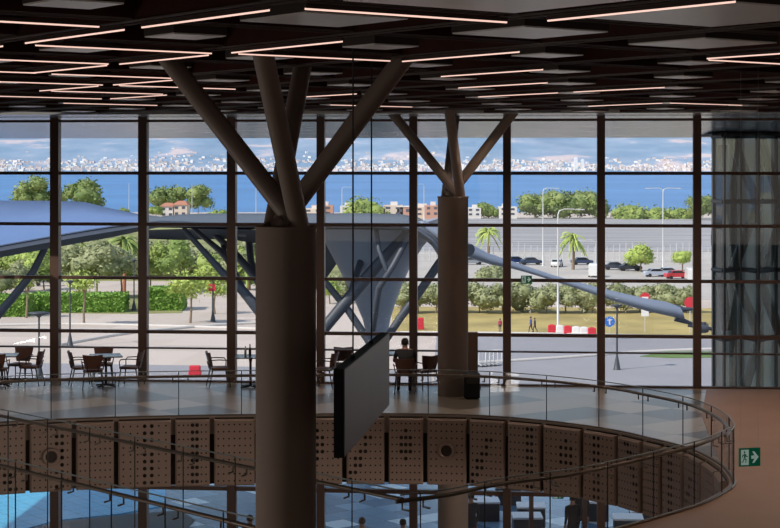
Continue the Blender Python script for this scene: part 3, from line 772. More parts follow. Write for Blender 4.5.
tag(MB().box((p.x, p.y, TZ+4.3), (1.6, .12, .2)).box((p.x-.74, p.y, TZ+2.1), (.12, .12, 4.2)).box((p.x+.74, p.y, TZ+2.1), (.12, .12, 4.2)).build('portal_frame', M['mullion']), 'dark frame on the terrace that carries the tiny exit sign', 'frame')
# ceiling spot downlights near the window wall on the right
# ================================================================ outdoors
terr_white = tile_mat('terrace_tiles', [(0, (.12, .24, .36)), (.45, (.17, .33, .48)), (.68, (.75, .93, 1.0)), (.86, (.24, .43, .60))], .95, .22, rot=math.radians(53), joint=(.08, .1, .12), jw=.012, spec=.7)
pave = tile_mat('forecourt_paving', [(0, (.56, .475, .41)), (.4, (.60, .51, .445)), (.7, (.53, .45, .39)), (.9, (.58, .50, .44))], 6.0, .85, rot=.15)
asphalt = mat('asphalt', (.30, .295, .315), .9, noise=.10, nscale=.05)
lawn = mat('dry_lawn', (.42, .33, .12), .95, noise=.25, nscale=.15)
lawn_g = mat('green_lawn', (.12, .20, .05), .95, noise=.25, nscale=.3)
kerb = mat('kerb', (.62, .58, .54), .8)
scrub = mat('scrub_ground', (.26, .27, .10), .95, noise=.45, nscale=.08)
lot = mat('parking_ground', (.50, .46, .42), .9, noise=.1, nscale=.1)
sea_m = mat('sea', (.10, .25, .50), .55, spec=.25, noise=.12, nscale=.003)
# terrace
sky_refl_t = tile_mat('terrace_sky_reflection', [(0, (.13, .60, .97)), (.5, (.15, .62, .98))], .62, .3, rot=math.radians(53), joint=(.04, .14, .25), jw=.02)  # the sky's reflection is painted in as saturated blue tiles
a, b = fl_+FN*.18, fr_+FN*.18
tb_ = MB().prism([(a.x-8, a.y), (b.x+8, b.y), (b.x+8, 62), (a.x-8, 64)], TZ-.4, TZ); struct('floor_terrace', tb_, terr_white)
struct('floor_terrace_sky_reflection', MB().prism([(-26, 45), (-12.6, 45), (-11.3, 50.5), (-10.2, 52.2), (-8.4, 53.2), (-7.2, 54.5), (-7.6, 57.5), (-9.6, 61), (-26, 61.5)], TZ+.004, TZ+.03), sky_refl_t)
struct('floor_terrace_dark', MB().prism([(-12.4, 45), (-6.6, 45), (-6.0, 52.2), (-6.6, 53.6), (-8.2, 52.9), (-10.0, 51.9), (-11.1, 50.3)], TZ+.004, TZ+.05), mat('terrace_grey', (.075, .085, .08), .6))
tag(MB().box((0, 62.9, TZ-5), (44, .4, 10.4)).build('trim_retaining_wall', kerb), kind='structure')
struct('ground_forecourt', MB().box((0, 420, GZ-.5), (900, 640, 1.0)), pave)
def gp(px, py, z=None): 
    d = ground_d(py, GZ if z is None else z); return ((px-390)*d/F, d)
def patch(name, pts, m, h): struct(name, MB().prism([gp(*p) for p in pts][::-1], GZ, GZ+h), m)
patch('ground_road', [(432, 420), (1000, 420), (1000, 352), (700, 339), (600, 338), (500, 337), (436, 336)], asphalt, .04)
patch('ground_grey_strip', [(-200, 420), (431, 420), (431, 372), (200, 366), (-200, 360)], asphalt, .05)  # plain grey strip over the near left forecourt
patch('ground_lawn', [(392, 331), (760, 337), (760, 309), (392, 307)], lawn, .08)
patch('ground_lawn_edge', [(640, 357), (665, 352.5), (760, 352), (760, 357.5), (670, 358.5)], lawn_g, .10)
patch('ground_parking', [(392, 300), (760, 300), (760, 252), (392, 252)], lot, .06)
patch('ground_scrub', [(-60, 281), (391, 281), (391, 225), (-60, 225)], scrub, .07)
patch('ground_bed', [(-30, 312), (130, 314), (182, 313), (182, 296), (-30, 293)], scrub, .06)
for pts in ([(60, 346), (130, 334), (215, 326), (262, 323.5)], [(-40, 327), (60, 325), (170, 327), (262, 330)], [(400, 333.5), (520, 334.5), (700, 338)], [(440, 366), (560, 359), (640, 353), (720, 350)]):
    q = [Vector((*gp(*p), GZ+.1)) for p in pts]; q = smooth(q, 4)
    struct('trim_kerb', MB().tube(q, .22, 6), kerb)
# far field: pale ground rising towards the shore, terraced by netting
def ridged(name, c1, c2, sc, rot=.0):
    m = bpy.data.materials.new(name); m.use_nodes = True; t = m.node_tree; b = t.nodes['Principled BSDF']; b.inputs['Roughness'].default_value = .8
    g = t.nodes.new('ShaderNodeTexCoord'); mp_ = t.nodes.new('ShaderNodeMapping'); mp_.inputs['Scale'].default_value = (sc*.06, sc, sc); mp_.inputs['Rotation'].default_value = (0, 0, rot)
    n = t.nodes.new('ShaderNodeTexNoise'); n.inputs['Scale'].default_value = 1; n.inputs['Detail'].default_value = 5
    r = t.nodes.new('ShaderNodeValToRGB'); r.color_ramp.elements[0].position = .38; r.color_ramp.elements[1].position = .62; r.color_ramp.elements[0].color = (*c1, 1); r.color_ramp.elements[1].color = (*c2, 1)
    t.links.new(g.outputs['Object'], mp_.inputs['Vector']); t.links.new(mp_.outputs['Vector'], n.inputs['Vector']); t.links.new(n.outputs['Fac'], r.inputs['Fac']); t.links.new(r.outputs['Color'], b.inputs['Base Color'])
    return m
net = ridged('field_netting', (.26, .25, .25), (.44, .43, .44), .25)
patch('ground_net_field', [(391, 252), (800, 252), (800, 218.5), (391, 218.5)], net, .3)
# sea
SEAZ = EYE-27
struct('ground_sea', MB().box((0, 740+4500, SEAZ-1), (9000, 9000, 2)), sea_m)
# far hills
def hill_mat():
    m = bpy.data.materials.new('far_hills_hazed'); m.use_nodes = True; t = m.node_tree; b = t.nodes['Principled BSDF']; b.inputs['Roughness'].default_value = 1; b.inputs['Specular IOR Level'].default_value = 0
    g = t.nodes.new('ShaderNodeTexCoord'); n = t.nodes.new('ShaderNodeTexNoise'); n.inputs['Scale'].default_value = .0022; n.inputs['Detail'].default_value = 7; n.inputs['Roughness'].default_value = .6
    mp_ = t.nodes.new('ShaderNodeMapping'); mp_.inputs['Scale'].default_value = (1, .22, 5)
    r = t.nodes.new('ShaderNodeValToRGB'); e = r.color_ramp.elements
    e[0].position = .40; e[0].color = (.22, .33, .46, 1); e[1].position = .56; e[1].color = (.31, .40, .52, 1)  # distance haze mixed into these blue-grey hill tones
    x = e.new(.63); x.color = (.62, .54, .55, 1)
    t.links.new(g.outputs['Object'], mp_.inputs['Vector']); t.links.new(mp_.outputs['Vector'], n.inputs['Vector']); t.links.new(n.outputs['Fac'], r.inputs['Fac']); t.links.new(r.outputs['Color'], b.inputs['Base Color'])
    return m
from mathutils import noise as MN
def hz(x, y):
    """height of the far shore at (x, y)"""
    t = (y-8400)/4200
    lon = x/2600
    crest = 300-30*max(0, lon)+45*MN.noise(Vector((x*.0011, 3.3, 0)))+30*MN.noise(Vector((x*.004, 1.3, 0)))
    h = (t if t < 1 else max(0, 2-t))**1.25*crest+26*MN.noise(Vector((x*.002, y*.0012, 0)))*min(1, t*4)
    return SEAZ+max(.5, h)
vs_ = []; nx, ny = 110, 46
for j in range(ny):
    for i in range(nx):
        x = -3600+7200*i/(nx-1); y = 8400+5200*j/(ny-1); vs_.append((x, y, hz(x, y) if j else SEAZ-1))
s = MB().add(vs_, [(j*nx+i, j*nx+i+1, (j+1)*nx+i+1, (j+1)*nx+i) for j in range(ny-1) for i in range(nx-1)], True)
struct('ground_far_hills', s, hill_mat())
# far city: blocks of the town on the opposite shore
cw_ = [mat('town_white', (.80, .78, .77), .9), mat('town_cream', (.74, .66, .60), .9), mat('town_pink', (.66, .55, .52), .9)]
blk = []
for m in cw_:
    for (a_, b_, c_) in ((14, 14, 6), (24, 14, 8), (12, 12, 13)):
        bb = MB(); bb.box((0, 0, c_/2-4), (a_, b_, c_+8)).box((a_*.2, 0, c_+1), (a_*.3, b_*.4, 2)); blk.append(bb.mesh('town_block', m))
RC = random.Random(3)
pos = []; occ = set()
while len(pos) < 1900:
    x = RC.uniform(-2450, 2450); y = 8430+abs(RC.gauss(0, 1))*560
    if x > 300: y = 8430+abs(RC.gauss(0, 1))*420+RC.uniform(0, 320)
    dens = .35+.65*(MN.noise(Vector((x*.0035, y*.004, 7)))>-.05)
    if x < -1500: dens *= 1.0
    if RC.random() > dens or y > 10800: continue
    kk = (int(x//36), int(y//30))
    if kk in occ: continue
    occ.add(kk); pos.append((kk[0]*36+18+(kk[1]*13.7) % 36+RC.uniform(-5, 5), kk[1]*30+15+RC.uniform(-5, 5)))
pos.sort(key=lambda p: p[1])
big_ = [(940, 8600, 18, 62), (975, 8610, 16, 52)]
for i, (x, y) in enumerate(pos[:290]):
    o = bpy.data.objects.new('town_building', blk[RC.randrange(len(blk))]); COL.objects.link(o); o.location = (x, y, hz(x, y)); o.rotation_euler = (0, 0, RC.uniform(-.5, .5)); o.scale = (1.2, 1, RC.uniform(.9, 1.5))
    tag(o, 'pale town block on the far shore across the bay', 'building', 'buildings of the town across the bay')
for k, (x, y, w_, h_) in enumerate(big_):
    tag(MB().box((0, 0, h_/2), (w_, w_, h_)).box((0, 0, h_+2), (w_*.5, w_*.5, 4)).build('tower_block', cw_[0], loc=(x, y, hz(x, y))), '%s white tower block rising above the far town' % ('taller' if k == 0 else 'shorter right hand'), 'building')
s = MB()
for x, y in pos[290:]:
    s.cur = RC.randrange(3); h_ = RC.uniform(5, 12); s.box((x, y, hz(x, y)+h_/2-4), (RC.uniform(10, 24), 14, h_+8), RC.uniform(-.5, .5))
tag(s.build('town_houses', cw_), 'mass of small pale houses on the slopes across the bay', 'town', kind='stuff')

# ---------------------------------------------------------------- plants
def leaf_mat(n, c, c2):
    m = mat(n, c, .7); t = m.node_tree; b = t.nodes['Principled BSDF']
    oi = t.nodes.new('ShaderNodeTexCoord'); n_ = t.nodes.new('ShaderNodeTexNoise'); n_.inputs['Scale'].default_value = 1.3; n_.inputs['Detail'].default_value = 4
    r = t.nodes.new('ShaderNodeValToRGB'); r.color_ramp.elements[0].position = .35; r.color_ramp.elements[1].position = .65; r.color_ramp.elements[0].color = (*c, 1); r.color_ramp.elements[1].color = (*c2, 1)
    t.links.new(oi.outputs['Object'], n_.inputs['Vector']); t.links.new(n_.outputs['Fac'], r.inputs['Fac']); t.links.new(r.outputs['Color'], b.inputs['Base Color'])
    b.inputs['Subsurface Weight'].default_value = 0
    return m
LV = {'olive': leaf_mat('olive_leaves', (.20, .23, .10), (.36, .38, .20)), 'green': leaf_mat('green_leaves', (.14, .22, .045), (.30, .38, .09)), 'lime': leaf_mat('lime_leaves', (.30, .40, .08), (.46, .55, .14)),
      'hedge': leaf_mat('hedge_leaves', (.13, .27, .03), (.25, .42, .07)), 'pine': leaf_mat('pine_leaves', (.13, .20, .06), (.27, .33, .10))}
BARK = mat('bark', (.26, .19, .13), .9); PBARK = mat('palm_bark', (.42, .17, .10), .9)
def crown_mesh(name, m, r, n, leaf, seed, sc=(1, 1, .8), lumps=9, core=.80):
    rr = random.Random(seed); s = MB(); L = []
    for k in range(lumps):
        a = rr.uniform(0, 2*math.pi); q = rr.uniform(.25, .62)*r
        L.append((q*math.cos(a)*sc[0], q*math.sin(a)*sc[1], rr.uniform(-.45, .5)*r*sc[2], rr.uniform(.38, .6)*r))
    L.append((0, 0, 0, r*.7))
    for c in L: s.ico(c[:3], c[3]*core, 2, .16, (1, 1, .85), rr)
    for k in range(n):
        c = rr.choice(L); v = Vector((rr.gauss(0, 1), rr.gauss(0, 1), rr.gauss(0, 1))).normalized(); p = Vector(c[:3])+Vector((v.x, v.y, v.z*.85))*c[3]*rr.uniform(core-.05, 1.18)
        a = Vector((rr.gauss(0, 1), rr.gauss(0, 1), rr.gauss(0, .6))).normalized(); b_ = a.cross(v+Vector((.1, .2, .3))).normalized(); l = leaf*rr.uniform(.6, 1.3)
        s.add([p-a*l, p-b_*l*.6, p+a*l, p+b_*l*.6], [(0, 1, 2, 3)])
    return s.mesh(name, m)
def trunk_mesh(h, r, lean=0, seed=0, pale=None):
    rr = random.Random(seed); s = MB(); p = [Vector((0, 0, -.1)), Vector((lean*.3, .05, h*.35)), Vector((lean, 0, h*.75)), Vector((lean*1.1, .1, h*1.05))]
    s.tube(p, [r*1.4, r, r*.8, r*.5], 8)
    for k in range(4):
        a = k*1.6+rr.random(); s.tube([p[2], p[2]+Vector((math.cos(a)*h*.28, math.sin(a)*h*.28, h*.35))], [r*.6, r*.25], 6)
    return s.mesh('trunk', pale or BARK)
CR = {}
def tree(kind, x, y, z0, h, cr, label, group=None, name='tree', th=.45, sc=(1, 1, .8), n=1700, leaf=.24, rz=None, variant=0, cat='tree'):
    """h total height; cr crown radius"""
    key = (kind, variant, sc, n)
    if key not in CR:
        CR[key] = (crown_mesh('crown', LV[kind], 1.0, n, leaf/3, hash(kind) % 97 + variant*11 if False else len(CR)*7+3, sc, core=.42 if name == 'street_tree' else .80), trunk_mesh(1.0, .045, .08 if variant % 2 else -.05, variant))
    cm, tm = CR[key]
    root = empty(name, (x, y, z0), R.uniform(0, 6) if rz is None else rz, label=label, cat=cat, group=group)
    c = bpy.data.objects.new('crown', cm); COL.objects.link(c); c.parent = root; vr = cr*sc[2]; c.scale = (cr, cr, cr); c.location = (0, 0, h-vr*.95)
    t = bpy.data.objects.new('trunk', tm); COL.objects.link(t); t.parent = root; tl = h-vr*1.2; t.scale = (tl, tl, tl) if tl < 3 else (3, 3, tl)
    return root
def tree_px(kind, px, ytop, ybase, wpx, label, group=None, **k):
    x, y = gp(px, ybase); sc_ = y/F
    return tree(kind, x, y, GZ, (ybase-ytop)*sc_, wpx/2*sc_, label, group, **k)
# olive row
ol = [(400, 283, 24), (418, 285, 22), (436, 281, 26), (458, 283, 22), (480, 281, 30), (503, 283, 24), (523, 280, 30), (546, 283, 28), (566, 282, 24), (592, 281, 30), (618, 282, 28), (640, 284, 26), (664, 283, 28), (686, 285, 22)]
for i, (px, yt, wp) in enumerate(ol):
    tree_px('olive', px, yt, 313+R.uniform(-1.5, 1.5), wp*1.32, 'grey green olive tree behind the lawn, %s from the left of its row' % ORD[i], 'olive trees in a row behind the lawn', name='olive_tree', variant=i % 3)
# planting behind the left forecourt
lt = [('olive', 70, 243, 298, 44), ('olive', 96, 240, 299, 50), ('olive', 122, 246, 297, 40), ('green', 172, 237, 292, 48), ('green', 150, 246, 290, 40), ('olive', 20, 262, 292, 36), ('green', 44, 258, 290, 34), ('lime', 205, 262, 287, 40), ('olive', 232, 252, 283, 44), ('green', 250, 258, 290, 36), ('olive', 345, 272, 300, 34), ('olive', 372, 276, 302, 30), ('lime', 330, 278, 304, 26), ('olive', 205, 245, 272, 50), ('olive', 240, 236, 268, 50), ('olive', 2, 268, 296, 32)]
for i, (k_, px, yt, yb, wp) in enumerate(sorted(lt, key=lambda t: t[1])):
    tree_px(k_, px, yt, yb, wp, {'olive': 'dusty green', 'green': 'dense green', 'lime': 'yellow green'}[k_]+' leafy tree behind the hedges, %s from the left' % ORD[i], 'leafy trees behind the clipped hedges', name='leafy_tree', variant=i % 2, n=1900)
RB = random.Random(21)
bs = sorted([(RB.uniform(-10, 262), RB.uniform(273, 283), RB.uniform(34, 56), RB.choice(['olive', 'green', 'green', 'lime'])) for _ in range(20)]+[(RB.uniform(325, 395), RB.uniform(288, 296), RB.uniform(26, 36), 'olive') for _ in range(4)])
for i, (px, yb, wp, k_) in enumerate(bs):
    tree_px(k_, px, yb-wp*.62, yb, wp, 'rounded bush in the thicket behind the left hedges, %s from the left' % ORD[i], 'bushes of the thicket behind the hedges', name='bush', sc=(1, 1, .62), variant=i % 2, n=1500)
# slim street trees
for i, (px, yt, yb, wp) in enumerate([(84, 271, 325, 40), (190, 272, 323, 52), (215, 280, 314, 30), (26, 276, 318, 22)]):
    tree_px('lime', px, yt+3, yb, wp, 'thin young tree with yellow green crown on the paving, %s from the left' % ['third', 'fourth', 'fifth', 'first'][i] if 0 else 'thin young yellow green tree on the paving %s' % ['right of the first hedge gap', 'in front of the second hedge', 'beside the red sign', 'at the far left by the hedge'][i], 'young street trees on the paving', name='street_tree', sc=(1, 1, .42), n=900, variant=i)
# trees rising behind the fabric roof and on the shore
for i, (px, yt, yb, wp, k_, sc_) in enumerate([(32, 176, 222, 40, 'pine', (1, 1, .8)), (84, 177, 224, 46, 'pine', (1, 1, .8)), (52, 190, 222, 30, 'pine', (1, 1, .7)), (125, 207, 221, 10, 'pine', (1, 1, .9)), (198, 184, 218.6, 30, 'pine', (1, 1, .9)), (167, 192, 218.2, 40, 'pine', (1, 1, .3)), (156, 207, 221, 16, 'green', (1, 1, .5)), (365, 204, 219, 56, 'green', (1, 1, .35)),
      (489, 203, 219, 26, 'green', (1, 1, .6)), (535, 193, 219, 36, 'pine', (1, 1, .75)), (556, 191, 219, 40, 'pine', (1, 1, .7)), (580, 190, 219, 44, 'pine', (1, 1, .6)), (597, 198, 219, 30, 'pine', (1, 1, .7)), (630, 210, 219.5, 44, 'green', (1, 1, .3)), (655, 212, 219.5, 40, 'green', (1, 1, .3)), (680, 212, 219.5, 36, 'green', (1, 1, .3)), (700, 196, 220, 30, 'pine', (1, 1, .7)), (222, 213, 221, 30, 'green', (1, 1, .3))]):
    tree_px(k_, px, yt, yb, wp, 'green tree near the shore against the blue bay, %s from the left' % ORD[[1-1, 2, 1, 3, 6, 5, 4, 8, 9, 10, 11, 12, 13, 14, 15, 16, 17, 7][i]], 'trees along the near shore', name='shore_tree', sc=sc_, variant=i % 2, n=1500)
for i, (px, yt, yb, wp) in enumerate([(641, 240, 272, 32), (682, 248, 271, 20), (490, 264, 281, 34)]):
    tree_px('lime' if i < 2 else 'olive', px, yt, yb, wp, ['round bright green tree in the car park', 'smaller bright green tree at the right of the car park', 'low grey green bush in front of the car park'][i], name='round_tree', variant=2)
# palms
def palm(px, yt, yb, label, r=3.2, skirt=False):
    x, y = gp(px, yb); h = (yb-yt)*y/F; root = empty('palm_tree', (x, y, GZ), label=label, cat='palm tree')
    MB().tube([(0, 0, -.1), (.15, 0, h*.5), (0, 0, h-.5)], [.34, .26, .24], 8).build('trunk', PBARK if skirt else BARK, root)
    s = MB(); rr = random.Random(int(px))
    for k in range(34):
        a = rr.uniform(0, 6.28); e = rr.uniform(-.6, 1.2); L = r*rr.uniform(.8, 1.1); d = Vector((math.cos(a), math.sin(a), 0)); pts = []
        for q in range(6):
            t = q/5; pts.append(Vector((0, 0, h-.6))+d*L*t*math.cos(e*.8)+Vector((0, 0, L*(math.sin(e)*t-.75*t*t))))
        sd = Vector((-d.y, d.x, 0))
        for q in range(5):
            for sg in (-1, 1):
                wq = .42*(1-q/6); s.add([pts[q], pts[q+1], pts[q+1]+sd*sg*wq+Vector((0, 0, -.25)), pts[q]+sd*sg*wq+Vector((0, 0, -.25))], [(0, 1, 2, 3)])
    s.build('fronds', LV['lime'] if not skirt else LV['green'], root); return root
palm(573, 233, 270, 'palm tree standing between parked cars near the tall lamp')
palm(488, 228, 262, 'palm tree at the left end of the netted field')
palm(124, 236, 292, 'palm with brick red trunk behind the left hedges', skirt=True)
palm(247, 262, 298, 'palm with brick red trunk left of the big column', skirt=True)
# hedges
def hedge(x0, x1, yt, yb, label):
    a, b = gp(x0, yb), gp(x1, yb); h = (yb-yt)*a[1]/F; L = b[0]-a[0]; W = 5.0; s = MB(); rr = random.Random(int(x1))
    s.box((0, W/2, h/2-.1), (L-.5, W-.5, h-.2))
    for k in range(5200):
        f = rr.choice('ftttlr') ; u = rr.uniform(-.5, .5)*L; v = rr.uniform(0, W); z = rr.uniform(.05, h)
        if f == 'f': p = Vector((u, .1, z)); 
        elif f == 't': p = Vector((u, v, h-.12))
        else: p = Vector(((-L/2+.1) if f == 'l' else L/2-.1, v, z))
        p += Vector((rr.gauss(0, .1), rr.gauss(0, .1), rr.gauss(0, .1))); q = Vector((rr.gauss(0, 1), rr.gauss(0, 1), rr.gauss(0, 1))).normalized(); r_ = q.orthogonal().normalized(); l = rr.uniform(.14, .3)
        s.add([p-q*l, p-r_*l*.6, p+q*l, p+r_*l*.6], [(0, 1, 2, 3)])
    tag(s.build('clipped_hedge', LV['hedge'], loc=((a[0]+b[0])/2, a[1], GZ)), label, 'hedge')
hedge(-20, 26, 297, 317, 'clipped green hedge at the far left of the forecourt'); hedge(30, 123, 295, 313, 'long clipped green hedge between the first two window posts'); hedge(148, 182, 289, 311, 'short bright green clipped hedge right of the second window post')

# ---------------------------------------------------------------- lamps and signs
PALE = mat('galvanised_pole', (.62, .62, .62), .5, metal=.2); DKP = mat('dark_lamp_metal', (.06, .065, .075), .5, metal=.2); RED = mat('red_plastic', (.62, .03, .05), .5); WH = mat('white_plastic', (.8, .78, .76), .5); BLUE = mat('blue_sign', (.03, .16, .55), .5)
def street_lamp(px, yt, yb, label, arm=1, pale=True, double=False):
    x, y = gp(px, yb); h = (yb-yt)*y/F; root = empty('street_lamp', (x, y, GZ), label=label, cat='street lamp'); m = PALE if pale else DKP
    MB().lathe([(.30, -.1), (.30, .12), (.15, .25), (.13, h*.4), (.09, h-.6)], n=12).build('pole', m, root)
    for sg in ((1, -1) if double else (arm,)):
        L = 2.6
        MB().tube([(0, 0, h-.8), (sg*.15, 0, h-.25), (sg*.8, 0, h+.0), (sg*L, 0, h-.05)], [.08, .07, .06, .05], 8).build('arm', m, root)
        MB().cbox((sg*(L+.3), 0, h-.07), (.9, .35, .14), b=.04).build('lamp_head', m, root)
street_lamp(543, 188, 266, 'tall pale street lamp behind the parking, left one of the two near the tree cluster'); street_lamp(558, 209, 327, 'tall pale street lamp standing on the lawn edge beside the barriers'); street_lamp(663, 188, 274, 'tallest pale double armed street lamp in the car park', double=True)
street_lamp(342, 187, 222, 'pale street lamp just right of the big column, against the bay'); street_lamp(424, 184, 222, 'pale street lamp left of the farther column, against the bay', arm=-1)
street_lamp(596, 240, 275, 'short pale street lamp between the parked cars', arm=-1)
for px, yt, lb in ((129, 183, 'left one'), (192, 184, 'middle one'), (256, 187, 'right one nearest the big column')):
    x, y = gp(px, 221); h = (221-yt)*y/F
    tag(MB().lathe([(.16, 0), (.12, h*.5), (.08, h)], n=10).lathe([(.2, 0), (.2, .3)], n=10).build('flagpole', PALE, loc=(x, y, GZ)), 'thin pale pole against the blue bay, %s' % lb, 'pole', 'thin poles near the shore')
def plaza_lamp(px, yt, yb, label, head=.9):
    x, y = gp(px, yb); h = (yb-yt)*y/F; root = empty('plaza_lamp', (x, y, GZ+.05), label=label, cat='lamp post', group='dark lamp posts with flat heads on the forecourt')
    MB().lathe([(.42, 0), (.34, .1), (.20, .9), (.10, 1.4), (.09, h-.5)], n=12).build('pole', DKP, root)
    MB().lathe([(.08, h-.5), (head*.35, h-.28), (head, h-.10), (head, h), (.1, h+.05)], n=20).build('lamp_head', DKP, root)
plaza_lamp(39, 313, 379, 'dark lamp post with broad flat head, tallest at the left', 1.0); plaza_lamp(70, 281, 346, 'slim dark lamp post just right of the first window post', .45); plaza_lamp(134, 260, 311, 'slim lamp post behind the hedge gap', .45); plaza_lamp(213, 277, 322, 'dark lamp post beside the red sign', .45); plaza_lamp(617, 305, 370, 'dark lamp post on the road, right half of the window wall', .55); plaza_lamp(403.5, 262, 312, 'slim dark lamp post left of the farther column', .4)
plaza_lamp(5, 307, 316, 'low flat lamp at the far left of the paving', 1.2)
def sign(px, ys, yb, m, shape, label, r=.45, extra=None):
    x, y = gp(px, yb); h = (yb-ys)*y/F; root = empty('road_sign', (x, y, GZ+.05), label=label, cat='road sign')
    MB().tube([(0, 0, 0), (0, 0, h)], .05, 8).build('post', PALE, root)
    s = MB()
    if shape == 'round': s.add([(r*math.cos(k*math.pi/8), -.07, h+r*math.sin(k*math.pi/8)) for k in range(16)]+[(r*math.cos(k*math.pi/8), -.04, h+r*math.sin(k*math.pi/8)) for k in range(16)], [tuple(range(16)), tuple(range(31, 15, -1))]+[(k, 16+k, 16+(k+1) % 16, (k+1) % 16) for k in range(16)])
    else: s.cbox((0, -.05, h), (r*2, .05, r*2), b=.01)
    pl = s.build('sign_plate', m, root)
    if extra == 'bar': MB().box((0, -.085, h), (r*1.3, .02, r*.35)).build('white_bar', WH, pl)
    if extra == 'arrow': MB().box((0, -.09, h), (r*.25, .02, r*1.1)).box((0, -.09, h+r*.3), (r*.7, .02, r*.2)).build('white_mark', WH, pl)
    if extra == 'plate': MB().cbox((0, -.06, h-1.9), (1.3, .05, 1.1), b=.01).build('lower_plate', WH, root)
sign(645, 298, 332, RED, 'round', 'round red no entry sign above a white plate, on the lawn edge', .62, 'bar')
sign(609.5, 322, 340, BLUE, 'round', 'round blue direction sign beside the road', .62, 'arrow'); sign(212, 288, 322, RED, 'box', 'small red sign in front of the left forecourt trees', .45); sign(645, 313, 333, WH, 'box', 'white square sign standing in front of the lawn', .45)
sign(690, 303, 334, RED, 'round', 'red sign close to the tip of the canopy arm', .7); sign(601, 331, 345, BLUE, 'box', 'narrow blue sign board at the roadside', .35)
# barriers
for i, (px, m_) in enumerate([(552, RED), (560, WH), (568, RED), (576, WH), (584, WH), (592, RED)]):
    x, y = gp(px, 334+i*.6); root = tag(MB().add([], []).cbox((0, 0, .2), (1.0, .55, .4), b=.05).cbox((0, 0, .68), (.95, .32, .65), b=.08).cbox((0, 0, 1.03), (.5, .2, .1), b=.03).build('traffic_barrier', m_, loc=(x, y, GZ+.08)), '%s plastic traffic barrier, %s from the left in the line' % ('red' if m_ is RED else 'white', ORD[i]), 'barrier', 'plastic traffic barriers at the kerb')
x, y = gp(440, 330); tag(MB().cbox((0, 0, .2), (1.5, .6, .4), b=.05).cbox((0, 0, .9), (1.4, .35, 1.1), b=.1).build('traffic_barrier', RED, loc=((418-390)*y/F, y, GZ+.08)), 'single red plastic barrier left of the farther column', 'barrier')
x, y = gp(195, 376); tag(MB().cbox((0, 0, .2), (1.2, .6, .4), b=.05).cbox((0, 0, .65), (1.1, .35, .6), b=.1).build('traffic_barrier', RED, loc=(x, y, GZ+.08)), 'red plastic barrier seen low behind the left window bays', 'barrier')
# luggage trolleys
def trolley(px, yb, label):
    x, y = gp(px, yb); root = empty('luggage_trolley', (x, y, GZ+.06), -.5, label=label, cat='trolley', group='nested luggage trolleys on the forecourt')
    MB().tube([(-.4, -.6, .15), (-.4, .5, .15), (-.35, .6, 1.5), (.35, .6, 1.5), (.4, .5, .15), (.4, -.6, .15)], .05, 6).build('frame', PALE, root)
    MB().box((0, 0, .25), (.7, 1.0, .06)).build('platform', PALE, root)
    for sx, sy in ((-.35, -.5), (.35, -.5), (0, .5)): MB().tube([(sx-.03, sy, .08), (sx+.03, sy, .08)], .08, 8).build('wheel', M['black'], root)
for k in range(5): trolley(480+k*4, 367-k*.3, 'pale metal luggage trolley, %s from the left of the nested row' % ORD[k])
# cars
TYRE = mat('tyre', (.02, .02, .02), .8); CG = mat('car_window', (.02, .025, .03), .1)
def car(px, yb, rz, col, label, van=False):
    x, y = gp(px, yb); root = empty('van' if van else 'car', (x, y, GZ+.06), rz, label=label, cat='van' if van else 'car')
    pm_ = mat('car_paint', col, .25, spec=.6)
    prof = [(-2.2, .35), (-2.25, .75), (-2.1, 1.0), (-1.5, 1.05), (-1.0, 1.5), (.6, 1.52), (1.35, 1.05), (2.1, .9), (2.25, .6), (2.2, .35)] if not van else [(-2.7, .35), (-2.7, 2.2), (-2.6, 2.4), (1.4, 2.4), (2.0, 1.4), (2.7, 1.2), (2.75, .35)]
    n = len(prof); s = MB(); s.add([(a, -.85, b) for a, b in prof]+[(a, .85, b) for a, b in prof], [tuple(range(n)), tuple(range(2*n-1, n-1, -1))]+[(i, n+i, n+(i+1) % n, (i+1) % n) for i in range(n)]); bd = s.build('car_body', pm_, root)
    if not van:
        s = MB(); 
        for sy in (-.86, .86): s.add([(-1.35, sy, 1.05), (-.95, sy, 1.44), (.55, sy, 1.45), (1.15, sy, 1.05)], [(0, 1, 2, 3)])
        s.add([(.66, -.78, 1.50), (.66, .78, 1.50), (1.36, .8, 1.07), (1.36, -.8, 1.07)], [(0, 1, 2, 3)]).add([(-1.06, -.78, 1.47), (-1.06, .78, 1.47), (-1.5, .8, 1.08), (-1.5, -.8, 1.08)], [(3, 2, 1, 0)])
        s.build('windows', CG, bd)
    else: MB().box((1.72, 0, 1.85), (.1, 1.5, .6), rot=Matrix.Rotation(-.55, 3, 'Y')).build('windscreen', CG, bd)
    for sx in (-1.4, 1.4):
        for sy in (-.82, .82): MB().tube([(sx, sy-.1, .32), (sx, sy+.1, .32)], .32, 14).build('wheel', TYRE, root)
cars = [(515, 264, .2, (.02, .04, .12), 'dark blue car, leftmost in the car park'), (531, 265, .1, (.03, .05, .10), 'dark blue car right of the leftmost parked car'), (557, 267, 1.3, (.75, .75, .75), 'white car parked beside the palm'), (582, 265, .1, (.04, .06, .12), 'navy car parked behind the short street lamp'),
        (615, 270, .0, (.05, .06, .09), 'dark grey car left of the round green tree'), (630, 271, .1, (.03, .035, .05), 'near black car in front of the round green tree'), (656, 277, .15, (.45, .5, .58), 'silver blue car beside the tallest lamp'), (668, 276, .1, (.35, .4, .5), 'grey blue car behind the silver one'), (677, 279, .2, (.55, .04, .05), 'red car at the right of the car park'), (472, 265, .2, (.3, .32, .36), 'grey car just right of the farther column'), (18, 284, .3, (.5, .5, .52), 'silver car behind the leftmost hedge'), (47, 286, .1, (.6, .58, .56), 'white car behind the long hedge')]
for c_ in cars: car(*c_)
car(594, 277, 1.4, (.75, .74, .72), 'white van parked behind the olive row', van=True); car(691, 282, 1.5, (.72, .70, .68), 'white van at the far right of the car park', van=True)
